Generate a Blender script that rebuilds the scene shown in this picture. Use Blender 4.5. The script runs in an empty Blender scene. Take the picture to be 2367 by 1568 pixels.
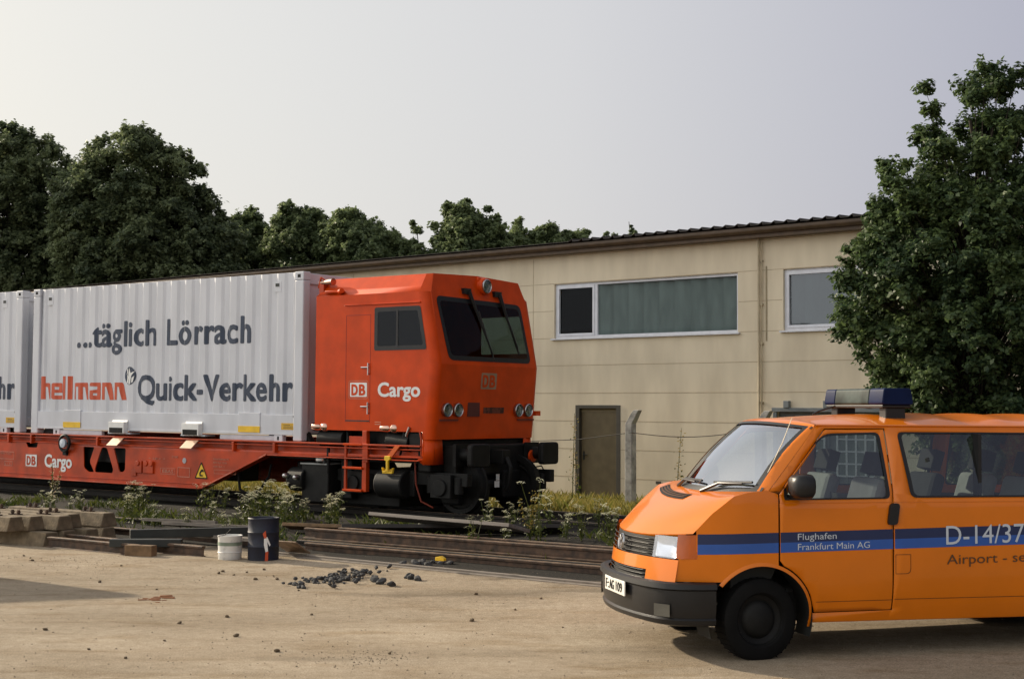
import bpy, bmesh, math, random
import numpy as np
from mathutils import Vector, Matrix, noise
R = math.radians
sc = bpy.context.scene
col = sc.collection
random.seed(4)

# ------------------------------------------------------------------ camera, sky, sun
camd = bpy.data.cameras.new('camera'); cam = bpy.data.objects.new('camera', camd); col.objects.link(cam)
camd.sensor_width = 36; camd.lens = 36*3300/2366; camd.clip_end = 3000; camd.clip_start = .1
CAMH = 1.95
PITCH = math.atan((943-784)/3300); ROLL = R(.28)
cam.matrix_world = Matrix.Translation((0, 0, CAMH)) @ Matrix.Rotation(math.pi/2+PITCH, 4, 'X') @ Matrix.Rotation(ROLL, 4, 'Z')
sc.camera = cam
SUN_EL = R(23); PHI = R(36.5)
sdir = Vector((-math.cos(PHI)*math.cos(SUN_EL), math.sin(PHI)*math.cos(SUN_EL), math.sin(SUN_EL)))
sl = bpy.data.lights.new('sun', 'SUN'); so = bpy.data.objects.new('sun', sl); col.objects.link(so)
sl.energy = 5.0; sl.angle = R(1.2); sl.color = (1, .86, .66)
so.rotation_euler = sdir.to_track_quat('Z', 'Y').to_euler()
so.location = (-20, 20, 30)
w = bpy.data.worlds.new('World'); sc.world = w; w.use_nodes = True
nt = w.node_tree; N = nt.nodes; bg = N['Background']
sky = N.new('ShaderNodeTexSky'); sky.sky_type = 'NISHITA'; sky.sun_disc = False
sky.sun_elevation = SUN_EL; sky.sun_rotation = math.atan2(sdir.x, sdir.y); sky.dust_density = 4; sky.air_density = 1.5
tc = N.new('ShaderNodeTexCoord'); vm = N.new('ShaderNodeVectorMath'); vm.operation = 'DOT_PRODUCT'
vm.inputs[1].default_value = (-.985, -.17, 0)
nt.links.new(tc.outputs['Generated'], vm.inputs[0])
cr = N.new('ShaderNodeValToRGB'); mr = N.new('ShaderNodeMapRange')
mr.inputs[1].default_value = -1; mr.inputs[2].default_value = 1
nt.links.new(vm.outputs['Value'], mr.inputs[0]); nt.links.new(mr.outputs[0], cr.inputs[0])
# hazy evening air: lavender grey right, cream white left, its unseen left end brightened to fill the walls (value 0..1 of the dot product above)
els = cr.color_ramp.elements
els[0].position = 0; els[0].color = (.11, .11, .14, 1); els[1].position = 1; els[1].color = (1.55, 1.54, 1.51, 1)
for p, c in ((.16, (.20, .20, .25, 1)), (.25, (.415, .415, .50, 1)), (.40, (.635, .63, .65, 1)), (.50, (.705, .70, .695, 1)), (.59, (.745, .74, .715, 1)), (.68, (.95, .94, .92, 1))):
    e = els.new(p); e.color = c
mul = N.new('ShaderNodeVectorMath'); mul.operation = 'SCALE'; mul.inputs['Scale'].default_value = .10
nt.links.new(sky.outputs[0], mul.inputs[0])
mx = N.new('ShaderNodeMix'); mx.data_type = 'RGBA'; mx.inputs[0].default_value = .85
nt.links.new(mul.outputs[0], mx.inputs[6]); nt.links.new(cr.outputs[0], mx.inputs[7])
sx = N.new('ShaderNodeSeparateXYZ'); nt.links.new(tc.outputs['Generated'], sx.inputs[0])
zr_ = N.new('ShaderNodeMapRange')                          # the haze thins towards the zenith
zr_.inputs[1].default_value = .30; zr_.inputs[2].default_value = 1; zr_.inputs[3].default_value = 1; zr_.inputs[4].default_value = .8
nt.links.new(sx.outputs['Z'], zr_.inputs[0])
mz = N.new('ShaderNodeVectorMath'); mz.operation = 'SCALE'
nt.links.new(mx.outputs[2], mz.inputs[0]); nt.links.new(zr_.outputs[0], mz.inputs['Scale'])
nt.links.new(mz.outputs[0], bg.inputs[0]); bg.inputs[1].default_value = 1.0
sc.view_settings.view_transform = 'Standard'; sc.view_settings.look = 'None'
sc.view_settings.exposure = .18; sc.view_settings.gamma = 1
sc.cycles.max_bounces = 6; sc.cycles.transparent_max_bounces = 16

def at(u, v, Y):
    """point at depth Y seen at pixel (u, v) of a 2366 px wide print"""
    d = cam.matrix_world.to_3x3() @ Vector(((u-1183)/3300, -(v-784)/3300, -1))
    return Vector((0, 0, CAMH)) + d*(Y/d.y)

# ------------------------------------------------------------------ materials
MATS = {}
def mat(name, c, rough=.6, metal=0, var=.12, scale=6, bump=0, bscale=40, c2=None, spec=.5, coat=0, stretch=None, lo=.35, hi=.65, detail=6):
    m = bpy.data.materials.new(name); m.use_nodes = True
    t = m.node_tree; n = t.nodes; b = n['Principled BSDF']
    b.inputs['Roughness'].default_value = rough; b.inputs['Metallic'].default_value = metal
    b.inputs['Specular IOR Level'].default_value = spec; b.inputs['Coat Weight'].default_value = coat; b.inputs['Coat Roughness'].default_value = .08
    tcn = n.new('ShaderNodeTexCoord'); mp = n.new('ShaderNodeMapping')
    if stretch: mp.inputs['Scale'].default_value = stretch
    t.links.new(tcn.outputs['Object'], mp.inputs[0])
    nz = n.new('ShaderNodeTexNoise'); nz.inputs['Scale'].default_value = scale; nz.inputs['Detail'].default_value = detail
    t.links.new(mp.outputs[0], nz.inputs[0])
    rp = n.new('ShaderNodeValToRGB'); e = rp.color_ramp.elements
    e[0].position = lo; e[1].position = hi
    e[0].color = (*(x*(1-var) for x in c), 1); e[1].color = (*(min(1, x*(1+var)) for x in (c2 or c)), 1)
    t.links.new(nz.outputs[0], rp.inputs[0]); t.links.new(rp.outputs[0], b.inputs['Base Color'])
    if bump:
        bz = n.new('ShaderNodeTexNoise'); bz.inputs['Scale'].default_value = bscale; bz.inputs['Detail'].default_value = 5
        t.links.new(mp.outputs[0], bz.inputs[0])
        bp = n.new('ShaderNodeBump'); bp.inputs['Strength'].default_value = bump; bp.inputs['Distance'].default_value = .02
        t.links.new(bz.outputs[0], bp.inputs['Height']); t.links.new(bp.outputs[0], b.inputs['Normal'])
    MATS[name] = m
    return m
def glass(name, tint=(.75, .8, .8), trans=.6, refl=.12):
    m = bpy.data.materials.new(name); m.use_nodes = True
    t = m.node_tree; n = t.nodes; n.remove(n['Principled BSDF'])
    tr = n.new('ShaderNodeBsdfTransparent'); tr.inputs[0].default_value = (*(x*trans for x in tint), 1)
    gl = n.new('ShaderNodeBsdfGlossy'); gl.inputs['Roughness'].default_value = .03; gl.inputs[0].default_value = (.86, .91, 1, 1)
    lw = n.new('ShaderNodeLayerWeight'); lw.inputs[0].default_value = .5
    fr = n.new('ShaderNodeMath'); fr.operation = 'POWER'; fr.inputs[1].default_value = 5; t.links.new(lw.outputs['Facing'], fr.inputs[0])
    ad = n.new('ShaderNodeMath'); ad.operation = 'MULTIPLY_ADD'; ad.inputs[1].default_value = .95; ad.inputs[2].default_value = .045+refl
    mxs = n.new('ShaderNodeMixShader')
    t.links.new(fr.outputs[0], ad.inputs[0]); t.links.new(ad.outputs[0], mxs.inputs[0])
    t.links.new(tr.outputs[0], mxs.inputs[1]); t.links.new(gl.outputs[0], mxs.inputs[2])
    t.links.new(mxs.outputs[0], n['Material Output'].inputs[0])
    return m
def leafmat(name, c, c2, trans=.35, patch=0):
    m = bpy.data.materials.new(name); m.use_nodes = True
    t = m.node_tree; n = t.nodes; b = n['Principled BSDF']
    g = n.new('ShaderNodeNewGeometry'); rp = n.new('ShaderNodeValToRGB'); e = rp.color_ramp.elements
    e[0].color = (*c, 1); e[1].color = (*c2, 1)
    t.links.new(g.outputs['Random Per Island'], rp.inputs[0]); t.links.new(rp.outputs[0], b.inputs['Base Color'])
    b.inputs['Roughness'].default_value = .5; b.inputs['Specular IOR Level'].default_value = .3
    if patch:                                              # some boughs carry lighter, younger leaves
        tcn = n.new('ShaderNodeTexCoord'); nz = n.new('ShaderNodeTexNoise'); nz.inputs['Scale'].default_value = patch; nz.inputs['Detail'].default_value = 3
        t.links.new(tcn.outputs['Object'], nz.inputs[0])
        ad = n.new('ShaderNodeMath'); ad.operation = 'MULTIPLY_ADD'; ad.inputs[1].default_value = 2.2; ad.inputs[2].default_value = -1.1; t.links.new(nz.outputs[0], ad.inputs[0])
        a2 = n.new('ShaderNodeMath'); a2.operation = 'ADD'; t.links.new(ad.outputs[0], a2.inputs[0]); t.links.new(g.outputs['Random Per Island'], a2.inputs[1]); t.links.new(a2.outputs[0], rp.inputs[0])
    tl = n.new('ShaderNodeBsdfTranslucent'); t.links.new(rp.outputs[0], tl.inputs[0])
    mxs = n.new('ShaderNodeMixShader'); mxs.inputs[0].default_value = trans
    t.links.new(b.outputs[0], mxs.inputs[1]); t.links.new(tl.outputs[0], mxs.inputs[2]); t.links.new(mxs.outputs[0], n['Material Output'].inputs[0])
    return m
M_red = mat('train_red', (.585, .056, .002), .45, var=.12, scale=3, coat=.12, spec=.15)
M_redf = mat('frame_red', (.45, .044, .003), .42, var=.28, scale=2.5, coat=.05, bump=.05, bscale=8, spec=.35)
M_cont = mat('container_paint', (.585, .60, .645), .42, var=.07, scale=2.5, stretch=(1, 1, .3))
M_contd = mat('container_grey', (.50, .52, .57), .5, var=.08)
M_navy = mat('navy_letter', (.020, .036, .072), .5, var=.1)
M_redl = mat('red_letter', (.55, .075, .02), .5, var=.08)
M_white = mat('white_paint', (.78, .78, .76), .5, var=.04)
M_yel = mat('yellow_paint', (.80, .50, .015), .5, var=.1)
M_yeld = mat('yellow_label', (.62, .36, .02), .5, var=.2, scale=40)
M_black = mat('black_grime', (.007, .007, .0065), .6, var=.4, scale=5, bump=.1, spec=.25)
M_blackp = mat('black_plastic', (.010, .010, .011), .40, var=.15, spec=.4)
M_rubber = mat('rubber', (.006, .006, .006), .8, var=.2, spec=.15)
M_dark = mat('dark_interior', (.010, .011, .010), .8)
M_greyd = mat('dark_grey_metal', (.018, .021, .019), .5, var=.3)
M_steel = mat('steel', (.45, .45, .46), .3, 1.0)
M_copper = mat('copper_cylinder', (.45, .30, .24), .22, 1.0, var=.2)
M_chrome = mat('reflector', (.8, .82, .82), .12, 1.0)
M_refl = mat('lamp_bowl', (.16, .20, .185), .25, .2, var=.3, scale=12)
M_rail = mat('rusty_rail', (.048, .028, .016), .65, var=.35, scale=9, bump=.2, c2=(.075, .042, .024))
M_raild = mat('dark_rail', (.016, .012, .009), .7, var=.3, scale=9, bump=.2)
M_railtop = mat('rail_head_lit', (.30, .21, .14), .40, .3, var=.3, scale=9)  # sunlight on the rail tops put into a pale colour; steel plate shares it
M_conc = mat('old_concrete', (.165, .125, .078), .9, var=.3, scale=9, bump=.3)
M_wood = mat('weathered_wood', (.20, .17, .14), .85, var=.3, scale=5, stretch=(1, 8, 8), bump=.2)
M_woodb = mat('brown_wood', (.16, .095, .045), .8, var=.3, scale=8, bump=.2)
M_oran = mat('van_orange', (.72, .178, .0012), .36, var=.05, scale=2.5, coat=.6, spec=.2)
M_vdark = mat('van_seam', (.09, .03, .006), .8)
M_blue1 = mat('navy_stripe', (.010, .022, .085), .4, var=.05)
M_blue2 = mat('blue_stripe', (.022, .095, .38), .4, var=.05)
M_let = mat('pale_letter', (.55, .60, .66), .5, var=.03)
M_letd = mat('brown_letter', (.10, .045, .015), .6)
M_lamp = mat('orange_lens', (.52, .10, .004), .2, coat=.4)
M_seat = mat('grey_seat', (.34, .35, .36), .9, var=.1)
M_seatd = mat('dark_seat', (.03, .03, .034), .9, var=.2)
M_bluel = mat('blue_lens', (.004, .011, .050), .4, coat=0, spec=.1)
M_wall = mat('wall_panel', (.67, .585, .44), .9, var=.08, scale=1.5, bump=.10, bscale=60, c2=(.68, .60, .455), stretch=(1.3, 1, .35))
M_joint = mat('wall_joint', (.44, .36, .25), .95)
M_fascia = mat('brown_fascia', (.095, .06, .034), .55, var=.2)
M_roof = mat('roof_sheet', (.06, .052, .046), .8, var=.3)
M_alu = mat('white_frame', (.66, .68, .74), .45, var=.06)
M_door = mat('olive_door', (.135, .105, .055), .6, var=.12, scale=5)
M_doorf = mat('door_frame', (.045, .04, .03), .6)
M_gate = mat('grey_gate', (.16, .18, .19), .6, var=.15)
M_curtain = mat('teal_curtain', (.20, .235, .225), .9, var=.14, scale=5, stretch=(1, 1, .3))
M_pipe = mat('wall_pipe', (.45, .38, .26), .6)
M_weed = leafmat('weed_green', (.030, .050, .010), (.11, .125, .025), .3)
M_umbel = leafmat('umbel_white', (.66, .66, .44), (.84, .82, .66), .3)
M_dry = leafmat('dry_yellow', (.28, .19, .05), (.42, .32, .08), .3)
M_grass = leafmat('grass_blade', (.13, .145, .025), (.34, .27, .075), .35)
M_stone = mat('dark_stone', (.050, .050, .050), .85, var=.4, scale=20, bump=.3)
M_stoneb = mat('brown_stone', (.12, .085, .05), .9, var=.3, scale=20, bump=.3)
M_trunk = mat('bark', (.032, .026, .019), .95, var=.3, bump=.4)
M_bucket = mat('white_bucket', (.56, .55, .52), .5, var=.25, scale=7, lo=.30, hi=.45)
M_drum = mat('navy_drum', (.005, .008, .022), .55, var=.35, scale=7)
G_wind = glass('van_windscreen_glass', (.8, .85, .88), .70, .40)
G_side = glass('van_side_glass', (.72, .80, .78), .72, .03)
G_cab = glass('cab_glass', (.5, .62, .6), .55, -.028)
G_head = glass('headlamp_glass', (.95, .96, 1), .85, .22)
G_lamp = glass('lamp_glass', (.95, .95, .95), .9, .06)
G_bld = glass('building_glass', (.84, .90, .90), .90, -.035)
G_bld2 = glass('reflecting_glass', (.6, .7, .7), .6, .05)

# ------------------------------------------------------------------ mesh helpers
class MB:
    def __init__(s): s.v = []; s.f = []
    def add(s, v, f):
        k = len(s.v); s.v += [tuple(p) for p in v]; s.f += [tuple(i+k for i in q) for q in f]; return s
    def box(s, a, b, M=None):
        x0, y0, z0 = a; x1, y1, z1 = b
        v = [Vector(p) for p in ((x0,y0,z0),(x1,y0,z0),(x1,y1,z0),(x0,y1,z0),(x0,y0,z1),(x1,y0,z1),(x1,y1,z1),(x0,y1,z1))]
        if M: v = [M @ p for p in v]
        return s.add(v, [(3,2,1,0),(4,5,6,7),(0,1,5,4),(1,2,6,5),(2,3,7,6),(3,0,4,7)])
    def cyl(s, p0, p1, r0, r1=None, n=16, cap=True):
        r1 = r0 if r1 is None else r1
        return s.tube([p0, p1], [r0, r1], n, cap)
    def tube(s, path, r, n=8, cap=True):
        P = [Vector(p) for p in path]; rr = r if isinstance(r, (list, tuple)) else [r]*len(P)
        v = []; f = []
        d0 = (P[1]-P[0]).normalized(); a = d0.orthogonal().normalized()
        for i, p in enumerate(P):
            d = (P[min(i+1, len(P)-1)]-P[max(i-1, 0)]).normalized()
            a = (a-d*a.dot(d)).normalized(); b = d.cross(a)
            for k in range(n):
                t = 2*math.pi*k/n; v.append(p+(a*math.cos(t)+b*math.sin(t))*rr[i])
        for i in range(len(P)-1):
            for k in range(n):
                f.append((i*n+k, i*n+(k+1) % n, (i+1)*n+(k+1) % n, (i+1)*n+k))
        if cap: f += [tuple(range(n-1, -1, -1)), tuple(range((len(P)-1)*n, len(P)*n))]
        return s.add(v, f)
    def lathe(s, prof, M, n=24):
        """profile of (r, h) turned about the local z of M"""
        v = []; f = []
        for r, h in prof:
            for k in range(n):
                t = 2*math.pi*k/n; v.append(M @ Vector((r*math.cos(t), r*math.sin(t), h)))
        for i in range(len(prof)-1):
            for k in range(n): f.append((i*n+k, i*n+(k+1) % n, (i+1)*n+(k+1) % n, (i+1)*n+k))
        return s.add(v, f)
    def prism(s, poly, fn, d):
        """polygon (a, b) placed by fn and pushed along vector d"""
        n = len(poly); p = [Vector(fn(*q)) for q in poly]; d = Vector(d)
        return s.add(p+[q+d for q in p], [tuple(range(n-1, -1, -1)), tuple(range(n, 2*n))]+[(i, (i+1) % n, n+(i+1) % n, n+i) for i in range(n)])
    def grid(s, fn, us, vs):
        nu, nv = len(us), len(vs)
        return s.add([fn(a, b) for a in us for b in vs], [(i*nv+j, (i+1)*nv+j, (i+1)*nv+j+1, i*nv+j+1) for i in range(nu-1) for j in range(nv-1)])
    def build(s, name, m, parent=None, smooth=35, bevel=0, solid=0, M=None):
        me = bpy.data.meshes.new(name); me.from_pydata(s.v, [], s.f)
        return finish(me, name, m, parent, smooth, bevel, solid, M)
def finish(me, name, m, parent, smooth=35, bevel=0, solid=0, M=None):
    bm = bmesh.new(); bm.from_mesh(me)
    bmesh.ops.remove_doubles(bm, verts=bm.verts, dist=1e-5)
    bmesh.ops.recalc_face_normals(bm, faces=bm.faces)
    if smooth:
        for f in bm.faces: f.smooth = True
        for e in bm.edges:
            if len(e.link_faces) == 2 and e.calc_face_angle(0) > R(smooth): e.smooth = False
    bm.to_mesh(me); bm.free()
    if m: me.materials.append(m)
    o = bpy.data.objects.new(name, me); col.objects.link(o)
    if parent: o.parent = parent
    if M: o.matrix_world = M
    if solid:
        md = o.modifiers.new('solidify', 'SOLIDIFY'); md.thickness = solid; md.offset = -1
    if bevel:
        md = o.modifiers.new('bevel', 'BEVEL'); md.width = bevel; md.segments = 2; md.limit_method = 'ANGLE'; md.harden_normals = False
    return o
def skin(outline, holes, fn, us=(), vs=()):
    """flat polygon with holes, cut along the given u and v values, then mapped by fn(u, v)"""
    bm = bmesh.new(); ed = []
    for loop in [outline]+list(holes):
        vv = [bm.verts.new((a, b, 0)) for a, b in loop]
        for i in range(len(vv)): ed.append(bm.edges.new((vv[i], vv[(i+1) % len(vv)])))
    bmesh.ops.triangle_fill(bm, edges=ed, use_beauty=True, normal=(0, 0, 1))
    for u in us: bmesh.ops.bisect_plane(bm, geom=bm.verts[:]+bm.edges[:]+bm.faces[:], plane_co=(u, 0, 0), plane_no=(1, 0, 0))
    for v in vs: bmesh.ops.bisect_plane(bm, geom=bm.verts[:]+bm.edges[:]+bm.faces[:], plane_co=(0, v, 0), plane_no=(0, 1, 0))
    mb = MB(); bm.verts.index_update()
    mb.add([fn(v.co.x, v.co.y) for v in bm.verts], [[v.index for v in f.verts] for f in bm.faces]); bm.free()
    return mb
def rpoly(pts, r=.03, n=4):
    """polygon with rounded corners; r may be one number or one per corner"""
    out = []
    k = len(pts)
    for i in range(k):
        p0, p, p1 = Vector(pts[i-1]), Vector(pts[i]), Vector(pts[(i+1) % k])
        rr = r[i] if isinstance(r, (list, tuple)) else r
        a = (p0-p); b = (p1-p); rr = min(rr, a.length*.45, b.length*.45)
        if rr <= 0: out.append(tuple(p)); continue
        a = p+a.normalized()*rr; b = p+b.normalized()*rr
        for j in range(n+1):
            t = j/n; q = a*(1-t)**2+p*2*t*(1-t)+b*t*t; out.append((q.x, q.y))
    return out
def arc(cx, cy, r, a0, a1, n=14): return [(cx+r*math.cos(R(a0+(a1-a0)*i/n)), cy+r*math.sin(R(a0+(a1-a0)*i/n))) for i in range(n+1)]
def lin(a, b, n): return [a+(b-a)*i/n for i in range(n+1)]
def text_mesh(s, size=1, bold=0., sx=1., spacing=1.):
    cu = bpy.data.curves.new('lettering', 'FONT'); cu.body = s; cu.size = 1; cu.offset = bold; cu.space_character = spacing; cu.resolution_u = 4
    o = bpy.data.objects.new('lettering', cu); col.objects.link(o)
    me = o.to_mesh(); v = [(p.co.x*size*sx, p.co.y*size) for p in me.vertices]; f = [tuple(q.vertices) for q in me.polygons]
    o.to_mesh_clear(); bpy.data.objects.remove(o); bpy.data.curves.remove(cu)
    return v, f
def decal(s, fn, x0, x1, base, cap, bold=.01, us=(), spacing=1., nrm=(0, -1, 0)):
    """lettering from x0 to x1 with the given baseline and capital height, mapped by fn(u, v); bold letters are thickened by slightly shifted layers"""
    v, f = text_mesh(s, 1, 0, 1, spacing)
    a0 = min(p[0] for p in v); a1 = max(p[0] for p in v)
    k = cap/.70; out = MB(); nrm = Vector(nrm)
    w_ = bold*k
    for i, (dx, dz) in enumerate(((0, 0), (-w_, 0), (w_, 0), (0, -w_*.8), (0, w_*.8), (-w_*.7, w_*.6), (w_*.7, w_*.6), (-w_*.7, -w_*.6), (w_*.7, -w_*.6)) if bold > .006 else ((0, 0),)):
        bm = bmesh.new(); vv = [bm.verts.new((x0+w_+(p[0]-a0)/(a1-a0)*(x1-x0-2*w_)+dx, base+p[1]*k+dz, 0)) for p in v]
        for q in f:
            try: bm.faces.new([vv[n] for n in q])
            except ValueError: pass
        for u in us: bmesh.ops.bisect_plane(bm, geom=bm.verts[:]+bm.edges[:]+bm.faces[:], plane_co=(u, 0, 0), plane_no=(1, 0, 0))
        bm.verts.index_update()
        out.add([Vector(fn(p.co.x, p.co.y))+nrm*(.0004*i) for p in bm.verts], [[p.index for p in q.verts] for q in bm.faces]); bm.free()
    return out
def tag(o, label=None, cat=None, group=None, kind=None):
    if label: o['label'] = label
    if cat: o['category'] = cat
    if group: o['group'] = group
    if kind: o['kind'] = kind
    return o
def empty(name, M, label, cat, group=None):
    o = bpy.data.objects.new(name, None); o.matrix_world = M; o.empty_display_size = .3; col.objects.link(o)
    return tag(o, label, cat, group)
def dup(o, M=None, parent=None, label=None):
    c = o.copy(); col.objects.link(c)
    if parent: c.parent = parent
    if M: c.matrix_world = M
    if label: c['label'] = label
    for ch in o.children: dup(ch, None, c)
    return c
def frameM(x, y, z, yaw, pitch=0):
    """local x runs along the track or wall towards the right of the picture, local y away from the viewer"""
    return Matrix.Translation((x, y, z)) @ Matrix.Rotation(-yaw, 4, 'Z') @ Matrix.Rotation(pitch, 4, 'Y')

# ------------------------------------------------------------------ ground
TR = frameM(-3.4488, 23.4843, 1.3921, .6442, .0045)      # near lower corner of the container: z = 0 is the wagon deck
TRI = TR.inverted()
BL = frameM(.4914, 33.0707, 0, .6951)                    # wall plane of the workshop
def q_of(x, y):
    p = TRI @ Vector((x, y, .3)); return p.y
def ground_z(x, y):
    q = q_of(x, y)
    pts = ((-7, 0), (-4.6, 0.01), (-3.4, .03), (-2.2, .10), (-.9, .20), (0, .22), (3, .20), (4.2, .10), (6, -.04), (8, -.10))
    if q <= pts[0][0]: return 0
    if q >= pts[-1][0]: return -.10
    for (a, za), (b, zb) in zip(pts, pts[1:]):
        if a <= q <= b: return za+(zb-za)*(q-a)/(b-a)
def ground_mat():
    m = bpy.data.materials.new('yard_ground'); m.use_nodes = True
    t = m.node_tree; n = t.nodes; L = t.links; b = n['Principled BSDF']; b.inputs['Roughness'].default_value = .9; b.inputs['Specular IOR Level'].default_value = .2
    tcn = n.new('ShaderNodeTexCoord')
    def noise_(scale, st=(1, 1, 1), rot=0, det=6, rough=.6):
        mp = n.new('ShaderNodeMapping'); mp.inputs['Scale'].default_value = st; mp.inputs['Rotation'].default_value = (0, 0, rot)
        L.new(tcn.outputs['Object'], mp.inputs[0])
        z = n.new('ShaderNodeTexNoise'); z.inputs['Scale'].default_value = scale; z.inputs['Detail'].default_value = det; z.inputs['Roughness'].default_value = rough
        L.new(mp.outputs[0], z.inputs[0]); return z
    def ramp(src, p0, c0, p1, c1):
        r = n.new('ShaderNodeValToRGB'); e = r.color_ramp.elements; e[0].position = p0; e[1].position = p1; e[0].color = c0; e[1].color = c1
        L.new(src, r.inputs[0]); return r
    def mix(f, a, bb, mode='MIX'):
        x = n.new('ShaderNodeMix'); x.data_type = 'RGBA'; x.blend_type = mode
        if isinstance(f, float): x.inputs[0].default_value = f
        else: L.new(f, x.inputs[0])
        L.new(a, x.inputs[6]); L.new(bb, x.inputs[7]); return x.outputs[2]
    A = ramp(noise_(.55, (1, 1, 1)).outputs[0], .35, (.36, .303, .230, 1), .68, (.435, .375, .293, 1))
    S = ramp(noise_(1.1, (.3, 1.5, 1), .12).outputs[0], .34, (.88, .85, .80, 1), .60, (1.03, 1.02, 1, 1))
    F = ramp(noise_(70, det=10, rough=.9).outputs[0], .42, (.50, .47, .42, 1), .58, (1.3, 1.3, 1.3, 1))
    Pp = ramp(noise_(2.6, (.35, 1, 1), .3).outputs[0], .52, (1, 1, 1, 1), .74, (.62, .52, .36, 1))
    Q = ramp(noise_(.32, (.6, 1, 1), .4, 4).outputs[0], .40, (.86, .86, .86, 1), .62, (1.10, 1.10, 1.11, 1))
    c = mix(1.0, A.outputs[0], S.outputs[0], 'MULTIPLY'); c = mix(1.0, c, Q.outputs[0], 'MULTIPLY'); c = mix(.95, c, F.outputs[0], 'MULTIPLY'); K = ramp(noise_(9, det=9, rough=.8).outputs[0], .38, (.78, .74, .68, 1), .60, (1.10, 1.09, 1.08, 1)); c = mix(.8, c, K.outputs[0], 'MULTIPLY'); c = mix(.8, c, Pp.outputs[0], 'MULTIPLY')
    # oil stains soaked into the yard
    nz = noise_(1.6, (.6, 1.3, 1)).outputs[0]
    for (sx, sy, rx, ry, k) in ((-.55, 15.1, 1.1, .33, .55), (.95, 15.3, .55, .2, .5), (-1.0, 14.95, .6, .2, .3), (1.0, 11.6, 1.6, .3, .22), (.2, 16.6, .9, .2, .4), (-1.6, 11.2, .5, .12, .3)):
        mp = n.new('ShaderNodeMapping'); mp.vector_type = 'POINT'
        mp.inputs['Location'].default_value = (-sx/rx, -sy/ry, 0); mp.inputs['Scale'].default_value = (1/rx, 1/ry, 0)
        L.new(tcn.outputs['Object'], mp.inputs[0])
        ln = n.new('ShaderNodeVectorMath'); ln.operation = 'LENGTH'; L.new(mp.outputs[0], ln.inputs[0])
        sb = n.new('ShaderNodeMath'); sb.operation = 'MULTIPLY_ADD'; sb.inputs[1].default_value = 2.4; L.new(nz, sb.inputs[0]); L.new(ln.outputs['Value'], sb.inputs[2])
        r = ramp(sb.outputs[0], .9/2.4+.45, (k, k, k, 1), 1.0, (0, 0, 0, 1))
        mm = n.new('ShaderNodeMapRange'); mm.inputs[1].default_value = 1.5; mm.inputs[2].default_value = 2.3; mm.inputs[3].default_value = k; mm.inputs[4].default_value = 0
        L.new(sb.outputs[0], mm.inputs[0])
        n.remove(r)
        rgb = n.new('ShaderNodeRGB'); rgb.outputs[0].default_value = (.10, .078, .05, 1)
        c = mix(mm.outputs[0], c, rgb.outputs[0])
    # ballast and grass soil bands, by distance from the track
    at_ = n.new('ShaderNodeAttribute'); at_.attribute_name = 'q'
    wob = noise_(1.3, det=5).outputs[0]
    ws = n.new('ShaderNodeMath'); ws.operation = 'MULTIPLY_ADD'; ws.inputs[1].default_value = 1.2; L.new(wob, ws.inputs[0]); L.new(at_.outputs['Fac'], ws.inputs[2])
    b1 = n.new('ShaderNodeMapRange'); b1.inputs[1].default_value = -3.2; b1.inputs[2].default_value = -2.7; L.new(ws.outputs[0], b1.inputs[0])
    bal = ramp(noise_(28, det=4).outputs[0], .35, (.006, .0055, .0045, 1), .7, (.030, .026, .020, 1))
    c = mix(b1.outputs[0], c, bal.outputs[0])
    b2 = n.new('ShaderNodeMapRange'); b2.inputs[1].default_value = 4.1; b2.inputs[2].default_value = 4.6; L.new(ws.outputs[0], b2.inputs[0])
    soil = ramp(noise_(4).outputs[0], .3, (.11, .10, .03, 1), .7, (.20, .16, .06, 1))
    c = mix(b2.outputs[0], c, soil.outputs[0])
    L.new(c, b.inputs['Base Color'])
    bz = noise_(45, det=8, rough=.75); bp = n.new('ShaderNodeBump'); bp.inputs['Strength'].default_value = .55; bp.inputs['Distance'].default_value = .02
    L.new(bz.outputs[0], bp.inputs['Height']); L.new(bp.outputs[0], b.inputs['Normal'])
    return m
def make_ground():
    qs = [-600, -60, -25, -14, -10, -8, -7, -6.2, -5.4, -4.6, -4, -3.4, -2.8, -2.2, -1.6, -.9, -.4, 0, 1, 2, 3, 3.6, 4.2, 5, 6, 7, 8, 12, 30, 90, 600]
    ss = [-600, -100, -50]+lin(-36, 22, 58)+[40, 90, 600]
    v = []; 
    for s_ in ss:
        for q in qs:
            p = TR @ Vector((s_, q, -1.06)); jit = 0
            z = ground_z(p.x, p.y)
            if -3 < q < -.3 and -30 < s_ < 20: z += .03*noise.noise(Vector((s_*1.3, q*1.7, 0)))
            v.append((p.x, p.y, z))
    nq = len(qs)
    f = [(i*nq+j, (i+1)*nq+j, (i+1)*nq+j+1, i*nq+j+1) for i in range(len(ss)-1) for j in range(nq-1)]
    me = bpy.data.meshes.new('yard_ground'); me.from_pydata(v, [], f)
    a = me.attributes.new('q', 'FLOAT', 'POINT')
    a.data.foreach_set('value', [q for s_ in ss for q in qs])
    o = finish(me, 'yard_ground', ground_mat(), None, 60)
    tag(o, kind='structure')
make_ground()

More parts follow.
